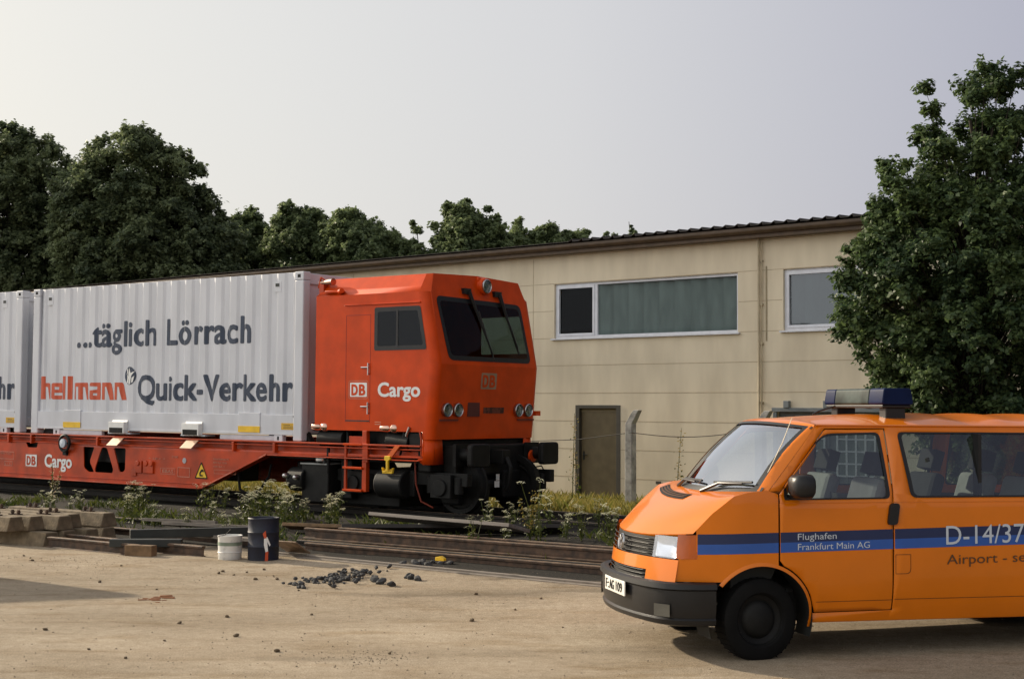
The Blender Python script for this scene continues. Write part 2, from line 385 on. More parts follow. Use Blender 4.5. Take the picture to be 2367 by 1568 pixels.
# ------------------------------------------------------------------ workshop building
def building():
    M = BL @ Matrix.Translation((0, 0, -.12))
    b = empty('workshop_building', M, 'long beige panelled workshop hall with brown eaves behind the train', 'building')
    g = .12                                                # wall coordinates below are heights over the yard
    S0, S1, D = -46, 16, 11
    W1 = (.62, 5.46, 3.545, 4.79); W2 = (6.52, 8.55, 3.545, 4.79); DR = (1.26, 2.46, .12-.12, 2.01); GT = (6.36, 8.6, 0, 1.93)
    LV = [-2.0726+.625*k for k in range(4, 13)]
    def hole(w, z0=None): return [(w[0], w[2]), (w[1], w[2]), (w[1], w[3]), (w[0], w[3])]
    ws = [W1, W2]
    # left part of the wall repeats the window rhythm behind the train
    wall = skin([(S0, -.3), (DR[0], -.3), (DR[0], DR[3]), (DR[1], DR[3]), (DR[1], -.3), (GT[0], -.3), (GT[0], GT[3]), (GT[1], GT[3]), (GT[1], -.3), (S1, -.3), (S1, 5.5), (S0, 5.5)],
                [hole(W1), hole(W2)], lambda a, z: (a, 0, z+g), lin(-42, 12, 9))
    for (a, z0, c, z1) in ((W1[0], W1[2], W1[1], W1[3]), (W2[0], W2[2], W2[1], W2[3]), (DR[0], -.3, DR[1], DR[3]), (GT[0], -.3, GT[1], GT[3])):   # reveals
        z0 += g; z1 += g
        wall.add([(a,0,z0),(c,0,z0),(c,0,z1),(a,0,z1),(a,.16,z0),(c,.16,z0),(c,.16,z1),(a,.16,z1)], [(0,1,5,4),(1,2,6,5),(2,3,7,6),(3,0,4,7)])
    wall.add([(S0,0,-.3),(S0,D,-.3),(S0,D,5.5+g),(S0,0,5.5+g),(S1,0,-.3),(S1,D,-.3),(S1,D,5.5+g),(S1,0,5.5+g)], [(0,1,2,3),(4,5,6,7),(1,5,6,2)])
    wall.build('wall', M_wall, b, 0)
    j = MB()
    def clear(a, c, z):                                    # joint pieces that stay out of the openings
        segs = [(a, c)]
        for w in (W1, W2, DR, GT):
            if w[2]-.01 <= z <= w[3]+.01:
                segs = [s_ for (x, y) in segs for s_ in ((x, min(y, w[0]-.02)), (max(x, w[1]+.02), y)) if s_[1]-s_[0] > .02]
        return segs
    for z in LV:
        for a, c in clear(S0+.1, S1-.1, z): j.box((a, -.0025, z+g-.007), (c, .002, z+g+.007))
    for a in range(-42, 13, 6):
        j.box((a-.008, -.003, .05), (a+.008, .002, 5.4+g))
    j.build('panel_joint', M_joint, b, 0)
    # inside: a dark back wall and floor so that the openings have depth
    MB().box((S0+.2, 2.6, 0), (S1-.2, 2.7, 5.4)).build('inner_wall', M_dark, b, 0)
    rf = MB(); pts = []
    n = int((S1-S0+.6)/.07)
    def sheet(a, yy):
        u = ((a-S0) % .285)/.285
        return .045 if u < .40 else .0
    us = []
    a = S0-.3
    while a < S1+.3: us += [a, a+.10, a+.125, a+.26]; a += .285
    def hh(a):
        u = (a-(S0-.3)) % .285
        return (.055 if u < .115 else 0) if a > 1.2 else 0
    rf.grid(lambda a, t: (a, -.36+t*(D+.7), 5.70+g+hh(a)+t*.55), us, [0, .5, 1])
    rf.build('roof', M_roof, b, 0, solid=.012)
    f = MB(); f.box((S0-.3, -.30, 5.45+g), (S1+.3, -.26, 5.66+g)); f.box((S0-.3, -.26, 5.45+g), (S1+.3, -.002, 5.48+g))
    f.build('fascia', M_fascia, b, 0)
    gt = MB()
    gt.grid(lambda a, t: (a, -.37-.07*math.cos(math.pi*t), 5.60+g-.075*math.sin(math.pi*t)), [S0-.3, S1+.3], lin(0, 1, 8))
    gt.build('gutter', M_fascia, b, 40, solid=.006)
    def window(w, mull=None, curtain=True, gm=G_bld):
        x0, x1, z0, z1 = w; z0 += g; z1 += g
        fr = MB(); t = .055; y0, y1 = .055, .12
        fr.box((x0, y0, z0), (x1, y1, z0+t)); fr.box((x0, y0, z1-t), (x1, y1, z1)); fr.box((x0, y0, z0+t), (x0+t, y1, z1-t)); fr.box((x1-t, y0, z0+t), (x1, y1, z1-t))
        if mull:
            fr.box((mull-.05, y0-.006, z0+t), (mull+.03, y1, z1-t))
            # the opening sash stands a little proud
            a, c = x0+t, mull-.05
            for q in (((a, z0+t), (c, z0+2*t)), ((a, z1-2*t), (c, z1-t)), ((a, z0+2*t), (a+t, z1-2*t)), ((c-t, z0+2*t), (c, z1-2*t))):
                fr.box((q[0][0], y0-.018, q[0][1]), (q[1][0], y1-.02, q[1][1]))
        else:
            a, c = x0+t, x1-t
            for q in (((a, z0+t), (c, z0+2*t)), ((a, z1-2*t), (c, z1-t)), ((a, z0+2*t), (a+t, z1-2*t)), ((c-t, z0+2*t), (c, z1-2*t))):
                fr.box((q[0][0], y0-.018, q[0][1]), (q[1][0], y1-.02, q[1][1]))
        F = fr.build('window', M_alu, b, 0, bevel=.004)
        p = MB(); p.grid(lambda a_, b_: (a_, .087, b_), [x0+.02, x1-.02], [z0+.02, z1-.02]); p.build('pane', gm, F, 0)
        sl_ = MB(); sl_.box((x0-.06, -.07, z0-.035), (x1+.06, .055, z0-.003)); sl_.build('sill', M_alu, F, 0, bevel=.004)
        if curtain:
            cu = MB()
            a = (mull or x0)+.03
            x = a
            while x < x1-.05:                              # vertical blind strips with narrow gaps
                e_ = min(x+.36, x1-.04); cu.grid(lambda q, z: (q, (.11+.10*(q-x)/.4), z), [x, (x+e_)/2, e_], [z0+.02, z1-.02]); x += .405
            cu.build('curtain', M_curtain, F, 0)
        return F
    window(W1, 1.78); window(W2, None, True, G_bld2)
    d = MB(); d.box((DR[0]+.09, .08, -.02), (DR[1]-.09, .12, DR[3]+g-.13)); dd = d.build('door', M_door, b, 0, bevel=.005)
    d = MB()
    for x0, x1, z0, z1 in ((DR[0]-.02, DR[0]+.09, -.02, DR[3]+g+.02), (DR[1]-.09, DR[1]+.02, -.02, DR[3]+g+.02), (DR[0]+.09, DR[1]-.09, DR[3]+g-.05, DR[3]+g+.02)):
        d.box((x0, -.012, z0), (x1, .13, z1))
    d.build('door_frame', M_doorf, dd, 0, bevel=.004)
    MB().box((DR[0]+.09, .075, DR[3]+g-.13), (DR[1]-.09, .13, DR[3]+g-.05)).build('door_lintel', mat('door_lintel', (.2, .16, .09), .6), dd, 0)
    MB().box((1.40, .072, .93), (1.44, .08, 1.12)).cyl((1.42, .04, 1.04), (1.42, .08, 1.04), .012).cyl((1.42, .04, 1.04), (1.53, .04, 1.04), .011).build('handle', M_greyd, dd, 30)
    gt = MB(); gt.box((GT[0]+.02, .10, 0), (GT[1]-.02, .14, GT[3]+g-.02))
    for k in range(11): gt.box((GT[0]+.1+k*.2, .085, 0), (GT[0]+.13+k*.2, .10, GT[3]+g-.1))
    gg = gt.build('sliding_gate', M_gate, b, 0)
    for x0 in (GT[0]+.22, GT[0]+1.30):
        F = MB()
        for k in range(5): F.box((x0+k*.2-.02, .070, .78), (x0+k*.2+.02, .0985, 1.72))
        for k in range(5): F.box((x0-.02, .072, .76+k*.24), (x0+.82, .097, .79+k*.24))
        F = F.build('gate_window', M_alu, gg, 0)
        MB().box((x0, .088, .78), (x0+.8, .0945, 1.72)).build('pane', M_curtain, F, 0)
    MB().box((GT[0]-.08, -.07, GT[3]+g-.02), (GT[1]+.08, -.003, GT[3]+g+.06)).box((GT[0]-.06, -.05, 0), (GT[0]+.02, -.003, GT[3]+g-.03)).build('gate_rail', M_gate, gg, 0, bevel=.004)
    for x in (6.62, 7.50, 8.4):
        MB().box((x-.06, -.10, GT[3]+g+.06), (x+.06, -.003, GT[3]+g+.20)).build('gate_bracket', M_gate, gg, 0, bevel=.006)
    p = MB(); p.cyl((5.985, -.06, .2), (5.985, -.06, 5.45+g), .022, n=10); p.cyl((6.045, -.05, .2), (6.045, -.05, 5.45+g), .012, n=8)
    for z in (.9, 2.2, 3.4, 4.2, 5.1): p.box((5.955, -.05, z), (6.07, -.003, z+.03))
    p.build('downpipe', M_pipe, b, 40)
    p = MB(); p.box((6.12, -.012, 3.47), (6.15, -.003, 5.0)); p.build('cable', mat('cable_grey', (.30, .25, .16), .8), b, 0)
    MB().box((3.42, -.012, .46), (3.55, -.003, .52)).build('vent', M_doorf, b, 0)
building()

# ------------------------------------------------------------------ railway track
def rail_profile(h=.15, wf=.13, wh=.068):
    a, c, t = wf/2, wh/2, .0085
    return [(-a, 0), (a, 0), (a, .012), (t, .032), (t, h-.042), (c-.002, h-.032), (c, h-.008), (c-.012, h), (-c+.012, h), (-c, h-.008), (-c+.002, h-.032), (-t, h-.042), (-t, .032), (-a, .012)]
RZ = -1.062                                                # rail head below the wagon deck
def track():
    M = TR @ Matrix.Translation((0, 1.32, RZ-.15))
    t = empty('railway_track', M, 'railway track in dark ballast carrying the red train', 'railway track')
    for y in (-.7525, .7525):
        MB().prism(rail_profile(), lambda a, z: (-45, y+a, z), (75, 0, 0)).build('rail', M_raild, t, 30)
        MB().box((-45, y-.02, .149), (30, y+.02, .1515)).build('rail_head', M_railtop, t, 0)
    sp = MB().box((-.13, -1.3, -.13), (.13, 1.3, -.004))
    s0 = sp.build('sleeper', M_woodb, t, 0, bevel=.01)
    for i in range(70):
        c = s0 if i == 0 else s0.copy()
        if i: col.objects.link(c)
        c.location.x = -30+i*.64+.02*random.random()
track()

# ------------------------------------------------------------------ swap body containers
PIT = .3888
BR = []
for k in range(-60, 30):
    s_ = -6.83+k*PIT
    BR += [s_-.06, s_, s_+.15, s_+.21]
def corr(s_):
    u = (s_+6.83) % PIT
    if u < .15: return 0
    if u < .21: return (u-.15)/.06
    if u < PIT-.06: return 1
    return (PIT-u)/.06
def container(name, M, label):
    c = empty(name, M, label, 'container', 'white swap body containers on the wagon')
    L, H, Wd = 7.43, 2.80, 2.5
    a0, a1 = -L+.21, -.20
    br = [b for b in BR if a0+.02 < b < a1-.02]
    b = MB()
    us = [a0]+br+[a1]
    b.grid(lambda s_, z: (s_, .012+.026*corr(s_) if a0 < s_ < a1 else .05, z), us, [.43, 2.79])
    b.grid(lambda s_, z: (s_, Wd-.012-.026*corr(s_) if a0 < s_ < a1 else Wd-.05, z), us, [.43, 2.79])
    b.grid(lambda s_, y: (s_, y, 2.79-.03*corr(s_*1.0)), us, [.05, Wd-.05])
    b.add([(a0, .05, .1), (a0, Wd-.05, .1), (a0, Wd-.05, 2.79), (a0, .05, 2.79), (a1, .05, .1), (a1, Wd-.05, .1), (a1, Wd-.05, 2.79), (a1, .05, 2.79)], [(0,1,2,3), (4,7,6,5), (0,4,5,1)])
    body = b.build('body', M_cont, c, 20)
    r = MB(); r.box((a0, .052, 2.735), (a1, .10, 2.797)); r.box((a0, Wd-.10, 2.735), (a1, Wd-.052, 2.797)); r.build('top_rail', M_cont, c, 0, bevel=.006)
    for x0, x1 in ((-L, -L+.21), (-.20, 0)):
        for y0, y1 in ((-.004, .16), (Wd-.16, Wd+.004)):
            p = MB(); p.box((x0, y0, 0), (x1, y1, 2.66)); p.build('corner_post', M_cont, c, 0, bevel=.02)
            q = MB(); q.box((x0-.002, y0-.002, 2.66), (x1+.002, y1+.002, 2.80))
            qq = q.build('corner_casting', M_cont, c, 0, bevel=.012)
            yy = y0-.004 if y0 < 1 else y1+.001
            MB().box(((x0+x1)/2-.035, yy, 2.70), ((x0+x1)/2+.035, yy+.003, 2.755)).build('slot', M_black, qq, 0)
        e = MB(); e.box((x0+.03, .16, .12), (x1-.03, Wd-.16, .3)); e.box((x0+.03, .16, 2.6), (x1-.03, Wd-.16, 2.78)); e.box((x0+.07, .16, .3), (x1-.07, Wd-.16, 2.6))
        e.build('end_wall', M_cont, c, 0, bevel=.01)
    bl = MB(); bl.box((a0, .004, .10), (a1, .06, .43)); bl.box((a0, Wd-.06, .10), (a1, Wd-.004, .43)); bl.box((a0, -.002, .095), (a1, .004, .13)); bl.build('bottom_rail', M_cont, c, 0, bevel=.008)
    for x0 in (-6.38, -1.50):
        p = MB(); p.box((x0, -.010, .13), (x0+.52, .004, .46)); pp = p.build('pocket_plate', M_cont, c, 0, bevel=.004)
        MB().box((x0-.005, -.016, .128), (x0+.525, -.0105, .232)).build('yellow_mark', M_yel, pp, 0)
    for x0 in (-4.90, -2.86):
        k = MB(); k.prism([(-.10, .255), (-.02, .255), (-.002, .29), (-.002, .05), (-.10, .05)], lambda y, z: (x0, y, z), (.44, 0, 0))
        kk = k.build('fork_pocket', M_white, c, 0, bevel=.004)
        MB().box((x0+.03, -.104, .055), (x0+.41, -.1005, .15)).build('pocket_opening', M_black, kk, 0)
        MB().box((x0-.10, -.03, .035), (x0+.54, .2, .06)).build('pocket_base', M_contd, kk, 0)
    for x0, x1 in ((-6.62, -5.25), (-2.0, -.55)):
        lg = MB(); lg.box((x0, .02, -.005), (x1, .09, .078)); ll = lg.build('folding_leg', M_contd, c, 0, bevel=.008)
        xk = x0 if x0 < -4 else x1
        MB().box((xk-.10, .005, -.02), (xk+.10, .1, .098)).build('leg_hinge', M_cont, ll, 0, bevel=.012)
        MB().box((xk-.02, .001, .01), (xk+.02, .0045, .07)).build('hinge_slot', M_black, ll, 0)
    for x0 in (-6.9, -.62):
        MB().box((x0-.09, .0085, 2.48), (x0+.09, .0115, 2.66)).box((x0-.05, .004, 2.56), (x0+.05, .0086, 2.63)).build('lashing_plate', M_cont, c, 0)
        MB().box((x0-.045, .0015, 2.57), (x0+.045, .0038, 2.625)).build('lashing_slot', M_greyd, c, 0)
    us = br
    tx = lambda s_, z: (s_, .012+.026*corr(s_)-.004, z)
    decal('...täglich Lörrach', tx, -6.035, -1.245, 1.652, .455, .030, us, 1.05).build('lettering', M_navy, c, 0)
    decal('Quick-Verkehr', tx, -4.246, -.225, .665, .44, .032, us, 1.04).build('lettering', M_navy, c, 0)
    # squared orange word, one polygon per letter
    st = MB()
    wx = lambda p: (-7.14+((p[0]-(570-p[1])*.03)-185)/1705*2.58, .657+(572-p[1])/477*.445)
    for pl_, hl in (([(185,570),(200,95),(275,95),(273,232),(345,232),(372,260),(385,570),(345,570),(315,320),(272,310),(268,570)], None),
        ([(405,540),(415,260),(440,232),(600,232),(622,255),(622,435),(475,435),(473,490),(613,490),(610,550),(590,570),(435,570)], [(478,310),(478,370),(545,372),(552,315)]),
        ([(635,570),(645,95),(710,95),(693,570)], None), ([(742,570),(752,95),(837,95),(822,570)], None),
        ([(870,570),(880,232),(1125,228),(1152,255),(1168,570),(1115,570),(1080,320),(1042,315),(1038,570),(960,570),(965,310),(918,310),(910,570)], None),
        ([(1188,545),(1195,385),(1310,370),(1325,350),(1325,305),(1198,300),(1200,245),(1222,228),(1385,228),(1405,255),(1398,572),(1210,572)], [(1262,440),(1258,485),(1318,492),(1322,440)]),
        ([(1435,570),(1445,230),(1580,228),(1608,255),(1652,575),(1565,575),(1525,315),(1495,312),(1490,572)], None),
        ([(1680,572),(1688,230),(1815,228),(1840,260),(1892,572),(1805,575),(1765,315),(1735,312),(1722,572)], None)):
        P = [wx(p) for p in pl_]
        q = skin(P, [[wx(p) for p in hl]] if hl else [], tx, [u for u in us if min(a for a, _ in P) < u < max(a for a, _ in P)]); st.add(q.v, q.f)
    st.build('lettering', M_redl, c, 0)
    # round emblem with pale wing strokes
    lx, lz = -4.455, 1.10
    gm = skin([(lx+.165*math.cos(t), lz+.165*math.sin(t)) for t in lin(0, 2*math.pi, 28)[:-1]], [], tx, [u for u in us if abs(u-lx) < .165])
    g_ = gm.build('emblem', M_navy, c, 0)
    wg = MB()
    for pts in ([(-.02, -.16), (.02, -.15), (.05, .0), (.15, .09), (.03, .05), (-.01, .15), (-.03, .02)], [(-.10, -.12), (-.05, -.14), (-.02, -.02), (-.12, .05), (-.06, -.03)], [(.05, -.13), (.10, -.11), (.13, .0), (.06, -.04)], [(-.08, .04), (-.04, .03), (-.05, .13), (-.10, .11)]):
        p = [(lx+a, lz+z) for a, z in pts]
        q = skin(p, [], lambda s_, z: (s_, tx(s_, z)[1]-.003, z), [u for u in us if abs(u-lx) < .16]); wg.add(q.v, q.f)
    wg.build('wing', M_white, g_, 0)
    lb = MB().box((-.475, -.001, .185), (-.03, .0035, .295)).build('label', M_yeld, c, 0)
    # the small print is too worn to read, only its dark lines remain
    ln = MB()
    for k in range(3): ln.box((-.42, -.003, .205+.028*k), (-.12-.07*k, -.0012, .213+.028*k))
    ln.build('print', M_greyd, lb, 0)
    decal('NV', lambda s_, z: (s_, 0.0005, z), -.20, -.06, .385, .035, .01).build('lettering', M_greyd, c, 0)
    return c
cA = container('swap_container', TR, 'white corrugated swap container with full blue and orange lettering beside the red cab')
cB = dup(cA, TR @ Matrix.Translation((-7.79, 0, 0)), None, 'white corrugated swap container cut off by the left edge of the photo')

# ------------------------------------------------------------------ freight rail car with cab
def lamp_round(parent, p, r, ax, name='headlight', ring=MATS['steel']):
    M = Matrix.Translation(p) @ ax.to_track_quat('Z', 'Y').to_matrix().to_4x4()
    o = MB().lathe([(r*1.12, -.03), (r*1.14, .012), (r*1.05, .022), (r, .016), (r*.98, -.005)], M, 20).build(name, ring, parent, 40)
    MB().lathe([(r*.98, .0), (r*.8, -.013), (r*.5, -.023), (r*.2, -.028), (.001, -.029)], M, 20).lathe([(r*.22, -.024), (r*.2, -.008), (.001, -.002)], M, 12).build('reflector', M_refl, o, 60)
    MB().lathe([(r*.99, .006), (r*.6, .016), (.001, .02)], M, 20).build('lens', G_lamp, o, 60)
    return o
def db_mark(parent, fn, fn2, x0, z0, w, h, m_frame, m_in, nrm=(0, -1, 0)):
    """pale plate with two letters in the vehicle's red"""
    o = skin(rpoly([(x0, z0), (x0+w, z0), (x0+w, z0+h), (x0, z0+h)], .015*w/.36), [], fn).build('emblem', m_frame, parent, 0)
    for i, ch in enumerate('DB'):
        a = x0+w*(.085+.445*i)
        decal(ch, fn2, a, a+w*.385, z0+h*.13, h*.74, .045, nrm=nrm).build('emblem_letter', m_in, o, 0)
    return o
def rail_car():
    c = empty('cab_rail_car', TR, 'orange red freight rail car with driver cab and long flat deck', 'rail car')
    # --- cab shell
    W = 2.70; SF = lambda z: (2.87-(z-1.245)*.205 if z > 1.245 else 2.87-(1.245-z)*.085)
    zr = 2.366; R0 = .13
    side = [(.30, .20), (2.62, .20), (2.62, .085), (SF(.085)-R0, .085), (SF(1.245)-R0, 1.245), (SF(zr)-R0, zr), (.30, zr)]
    wn = [(1.615, 1.487), (2.70-.015, 1.492), (2.555, 2.12), (1.615, 2.118)]
    wn = [(1.615, 1.487), (2.645, 1.492), (2.515, 2.12), (1.615, 2.118)]
    for nm, y, sgn in (('side_wall', 0, 1), ('side_wall', W, -1)):
        skin(side, [rpoly(wn, .03)], lambda s_, z: (s_, y, z)).build(nm, M_red, c, 0, solid=0)
    b = MB()
    # rounded front corners
    for y, sg in ((0, 1), (W, -1)):
        zs = [.085, .6, 1.245, 1.8, zr]
        b.grid(lambda z, t: (SF(z)-R0+R0*math.sin(t), y+sg*R0*(1-math.cos(t)), z), zs, lin(0, math.pi/2, 8))
        # roof chamfer and the triangle above the front corner
        b.grid(lambda s_, t: (s_-t*.07 if s_ > 2 else s_+t*.16, y+sg*t*.25, zr+t*.295), [.30, SF(zr)-R0], lin(0, 1, 3))
        b.add([(SF(zr)-R0, y, zr), (SF(zr)-R0*.3, y+sg*R0*.3, zr), (SF(zr), y+sg*R0, zr), (SF(2.661), y+sg*.25, 2.661), (SF(zr)-R0-.07, y+sg*.25, 2.661)], [(0, 1, 2, 3, 4)])
    b.add([(.46, .25, 2.661), (SF(zr)-R0-.07, .25, 2.661), (SF(2.661), .25, 2.661), (SF(2.661), W-.25, 2.661), (SF(zr)-R0-.07, W-.25, 2.661), (.46, W-.25, 2.661), (1.2, W/2, 2.70), (SF(2.70), W/2, 2.70)], [(0, 1, 2, 7, 6), (3, 4, 5, 6, 7), (0, 6, 5)])
    b.add([(.30, 0, .2), (.30, W, .2), (.30, W, zr), (.46, W-.25, 2.661), (.46, .25, 2.661), (.30, 0, zr)], [(0, 1, 2, 3, 4, 5)])
    b.build('cab_shell', M_red, c, 32)
    # front: upper raked panel with windscreen opening, lower panel
    up = [(R0, 1.245), (W-R0, 1.245), (W-R0, zr), (W-.25, 2.661), (W/2, 2.70), (.25, 2.661), (R0, zr)]
    ws = [(.34, 1.335), (W-.27, 1.335), (W-.33, 2.26), (.24, 2.29)]
    ff = lambda y, z: (SF(z), y, z)
    skin(up, [rpoly(ws, .10)], ff).build('front_panel', M_red, c, 0)
    lo = MB().grid(lambda y, z: (SF(z), y, z), lin(R0, W-R0, 6), [.085, .5, 1.245]); lo.build('front_panel', M_red, c, 0)
    fo = lambda d: (lambda y, z: (SF(z)+d, y, z))
    rub = skin(rpoly([(.315, 1.31), (W-.245, 1.31), (W-.305, 2.285), (.215, 2.315)], .12), [rpoly([(.39, 1.385), (W-.32, 1.385), (W-.38, 2.21), (.29, 2.24)], .08)], fo(.006)).build('windscreen', M_blackp, c, 0)
    skin(rpoly([(.37, 1.365), (W-.30, 1.365), (W-.36, 2.23), (.27, 2.26)], .09), [], fo(.003)).build('pane', G_cab, rub, 0)
    sr = skin(rpoly([(1.59, 1.462), (2.675, 1.467), (2.54, 2.145), (1.59, 2.143)], .04), [rpoly([(1.66, 1.532), (2.60, 1.537), (2.48, 2.075), (1.66, 2.073)], .03)], lambda s_, z: (s_, -.006, z)).build('side_window', M_blackp, c, 0)
    MB().box((2.05, -.010, 1.50), (2.09, -.004, 2.10)).build('window_bar', M_blackp, sr, 0)
    skin(rpoly([(1.63, 1.50), (2.63, 1.505), (2.50, 2.105), (1.63, 2.103)], .03), [], lambda s_, z: (s_, -.003, z)).build('pane', G_cab, sr, 0)
    fr_ = skin(rpoly([(1.60, 1.47), (2.66, 1.475), (2.53, 2.135), (1.60, 2.133)], .03), [], lambda s_, z: (s_, W+.003, z)).build('side_window', G_cab, c, 0)
    # interior
    it = MB(); it.box((.36, .06, .22), (2.70, W-.06, .26)); it.box((.60, .06, .26), (.64, W-.06, 2.35)); it.box((2.35, .15, .26), (2.72, W-.15, 1.22)); it.box((2.15, .5, .85), (2.40, 1.9, 1.15))
    it.build('cab_interior', M_dark, c, 0)
    s_ = MB().box((1.25, .55, .75), (1.75, 1.05, .87)).box((1.2, .57, .87), (1.32, 1.03, 1.55)).box((1.4, .7, .26), (1.6, .9, .75)); s_.build('driver_seat', M_seatd, c, 0, bevel=.04)
    # side lettering, emblem and door details
    sf = lambda s_, z: (s_, -.0035, z)
    db_mark(c, sf, lambda s_, z: (s_, -.0055, z), 1.08, .735, .365, .225, M_white, M_red)
    fl = skin(rpoly([(1.045, .70), (1.475, .70), (1.475, .995), (1.045, .995)], .05), [rpoly([(1.057, .712), (1.463, .712), (1.463, .983), (1.057, .983)], .04)], sf); fl.build('emblem_outline', mat('faded_outline', (.55, .16, .08), .5), c, 0)
    decal('Cargo', sf, 1.675, 2.555, .745, .215, .036).build('lettering', M_white, c, 0)
    dr = MB()
    for p in (((.975, .33), (.985, 2.03)), ((1.50, .33), (1.51, 2.03))): dr.box((p[0][0], -.0025, p[0][1]), (p[1][0], .002, p[1][1]))
    dr.box((.975, -.0025, 2.03), (1.51, .002, 2.04))
    d = dr.build('door', mat('door_seam', (.30, .02, .005), .6), c, 0)
    MB().box((.99, -.006, .345), (1.50, .001, .365)).build('door_sill', M_greyd, d, 0)
    for z in (1.10, .48):
        h = MB(); h.cyl((1.485, -.03, z-.02), (1.485, -.03, z+.17), .011, n=8); h.box((1.475, -.03, z-.005), (1.495, 0, z+.01)); h.box((1.475, -.03, z+.14), (1.495, 0, z+.155)); h.cyl((1.33, -.02, z+.10), (1.48, -.02, z+.10), .013, n=8)
        h.build('door_handle', M_steel, d, 40)
    MB().box((1.62, -.0035, .30), (1.75, .001, .312)).box((1.62, -.0035, .335), (1.75, .001, .347)).build('sign', mat('faded_sign', (.55, .25, .15), .5), c, 0)
    MB().box((.95, -.028, 2.19), (2.55, .001, 2.207)).build('rain_strip', M_red, c, 0, bevel=.005)
    # front lamps, emblem, number
    for y in (.30, .565, W-.56, W-.295):
        lamp_round(c, Vector((SF(.54)+.040, y, .54)), .095, Vector((1, 0, -.06)))
    hd = MB().lathe([(.135, -.45), (.14, -.03), (.125, -.005), (.105, .0)], Matrix.Translation((SF(2.53)+.085, W/2+.10, 2.535)) @ Matrix.Rotation(math.pi/2, 4, 'Y'), 24).build('lamp_hood', M_red, c, 40)
    lamp_round(c, Vector((SF(2.53)+.09, W/2+.10, 2.535)), .10, Vector((1, 0, -.02)), 'top_lamp')
    MB().box((SF(2.36)-.35, W/2-.03, 2.60), (SF(2.53)+.02, W/2+.23, 2.685)).build('lamp_base', M_red, c, 0, bevel=.03)
    db_mark(c, fo(.004), fo(.006), 1.13, .875, .40, .255, mat('dull_emblem', (.30, .22, .14), .6), M_red, (1, 0, 0))
    MB().box((SF(.45), .84, .44), (SF(.6)+.006, 1.14, .66)).build('grille', mat('front_grille', (.09, .02, .015), .7), c, 0)
    MB().grid(lambda y, z: (SF(z)+.006, y, z), [1.24, 1.78], [.49, .585]).build('number_board', mat('dark_number', (.10, .025, .012), .7, var=.5, scale=14, lo=.45, hi=.55), c, 0)
    for y in (.30, W-.40): MB().box((SF(.35), y-.14, .37), (SF(.35)+.03, y+.30, .40)).build('lamp_sill', mat('dark_red', (.16, .025, .012), .6), c, 0)
    MB().box((2.70, W-.02, .45), (2.80, W+.12, .53)).build('side_bracket', M_red, c, 0)
    # wipers
    for y, y2, z2 in ((1.02, 1.42, 1.42), (1.82, 2.12, 1.55)):
        k = MB(); k.tube([(SF(2.42)+.05, y, 2.42), (SF(2.1)+.04, (y*.6+y2*.4), 2.05), (SF(z2)+.03, y2, z2)], [.035, .022, .012], 8)
        k.box((SF(2.45)-.02, y-.13, 2.38), (SF(2.45)+.06, y+.05, 2.47)); k.tube([(SF(2.15)+.03, y2-.20, 2.12), (SF(z2)+.02, y2+.05, z2-.10)], .014, 6)
        k.build('wiper', M_blackp, c, 40)
    # roof fittings at the rear corner
    hn = MB(); hn.cyl((.28, .10, 2.60), (.62, .06, 2.60), .035, .06, 14); hh = hn.build('horn', M_copper, c, 40)
    MB().box((.30, .06, 2.42), (.40, .20, 2.60)).tube([(.25, .1, 2.52), (.35, .05, 2.68), (.45, .1, 2.60)], .018).build('horn_bracket', M_redf, hh, 0, bevel=.01)
    MB().box((.50, -.02, 2.41), (.86, .10, 2.45)).cyl((.82, .0, 2.42), (.90, -.03, 2.44), .045, n=12).build('lifting_eye', M_red, c, 40, bevel=.008)
    # --- apron and buffer beam
    for y, sg in ((0, 1), (W, -1)):
        ap = MB()
        a0 = SF(.083)-.02
        ap.grid(lambda z, t: (a0-R0+R0*math.sin(t), y+sg*R0*(1-math.cos(t)), z), [-.30, -.1, .083], lin(0, math.pi/2, 8))
        ap.add([(2.50, y, -.23), (a0-R0, y, -.30), (a0-R0, y, .083), (2.62, y, .083), (2.62, y, .2), (2.60, y, .2), (2.60, y, -.16)], [(0, 1, 2, 3, 4, 5, 6)])
        ap.add([(a0, y+sg*R0, -.30), (a0, y+sg*.34, -.30), (a0, y+sg*.30, .083), (a0, y+sg*R0, .083)], [(0, 1, 2, 3)])
        ap.build('apron', M_red, c, 40, solid=.02)
    bb = MB(); bb.box((2.45, .07, -.42), (2.70, W-.05, .08)); bb.box((2.70, .38, -.48), (2.96, W-.38, .0)); bb.box((2.62, .45, -.92), (2.95, 1.0, -.42)); bb.box((2.55, 1.55, -.86), (3.0, W-.30, -.42)); bb.box((2.60, 1.0, -.62), (2.8, 1.6, -.42))
    bb.build('buffer_beam', M_black, c, 0, bevel=.03)
    for y in (.45, 2.28):
        k = MB(); k.cyl((2.95, y, -.15), (3.30, y, -.15), .10, n=16); k.box((2.98, y-.17, -.32), (3.04, y+.17, .02)); bf = k.build('buffer', M_black, c, 40)
        MB().prism(rpoly([(y-.23, -.33), (y+.23, -.33), (y+.23, .03), (y-.23, .03)], .07), lambda a, z: (3.30, a, z), (.10, 0, 0)).build('buffer_head', M_black, bf, 30, bevel=.02)
    MB().cyl((3.06, 2.22, -.20), (3.10, 2.22, -.20), .10, n=16).build('hose_flange', M_redf, c, 40)
    k = MB(); k.box((2.9, 1.25, -.30), (3.2, 1.45, -.08)); k.tube([(3.2, 1.35, -.2), (3.28, 1.35, -.35), (3.25, 1.35, -.6), (3.2, 1.35, -.72)], .04, 8); k.build('screw_coupling', M_black, c, 40, bevel=.01)
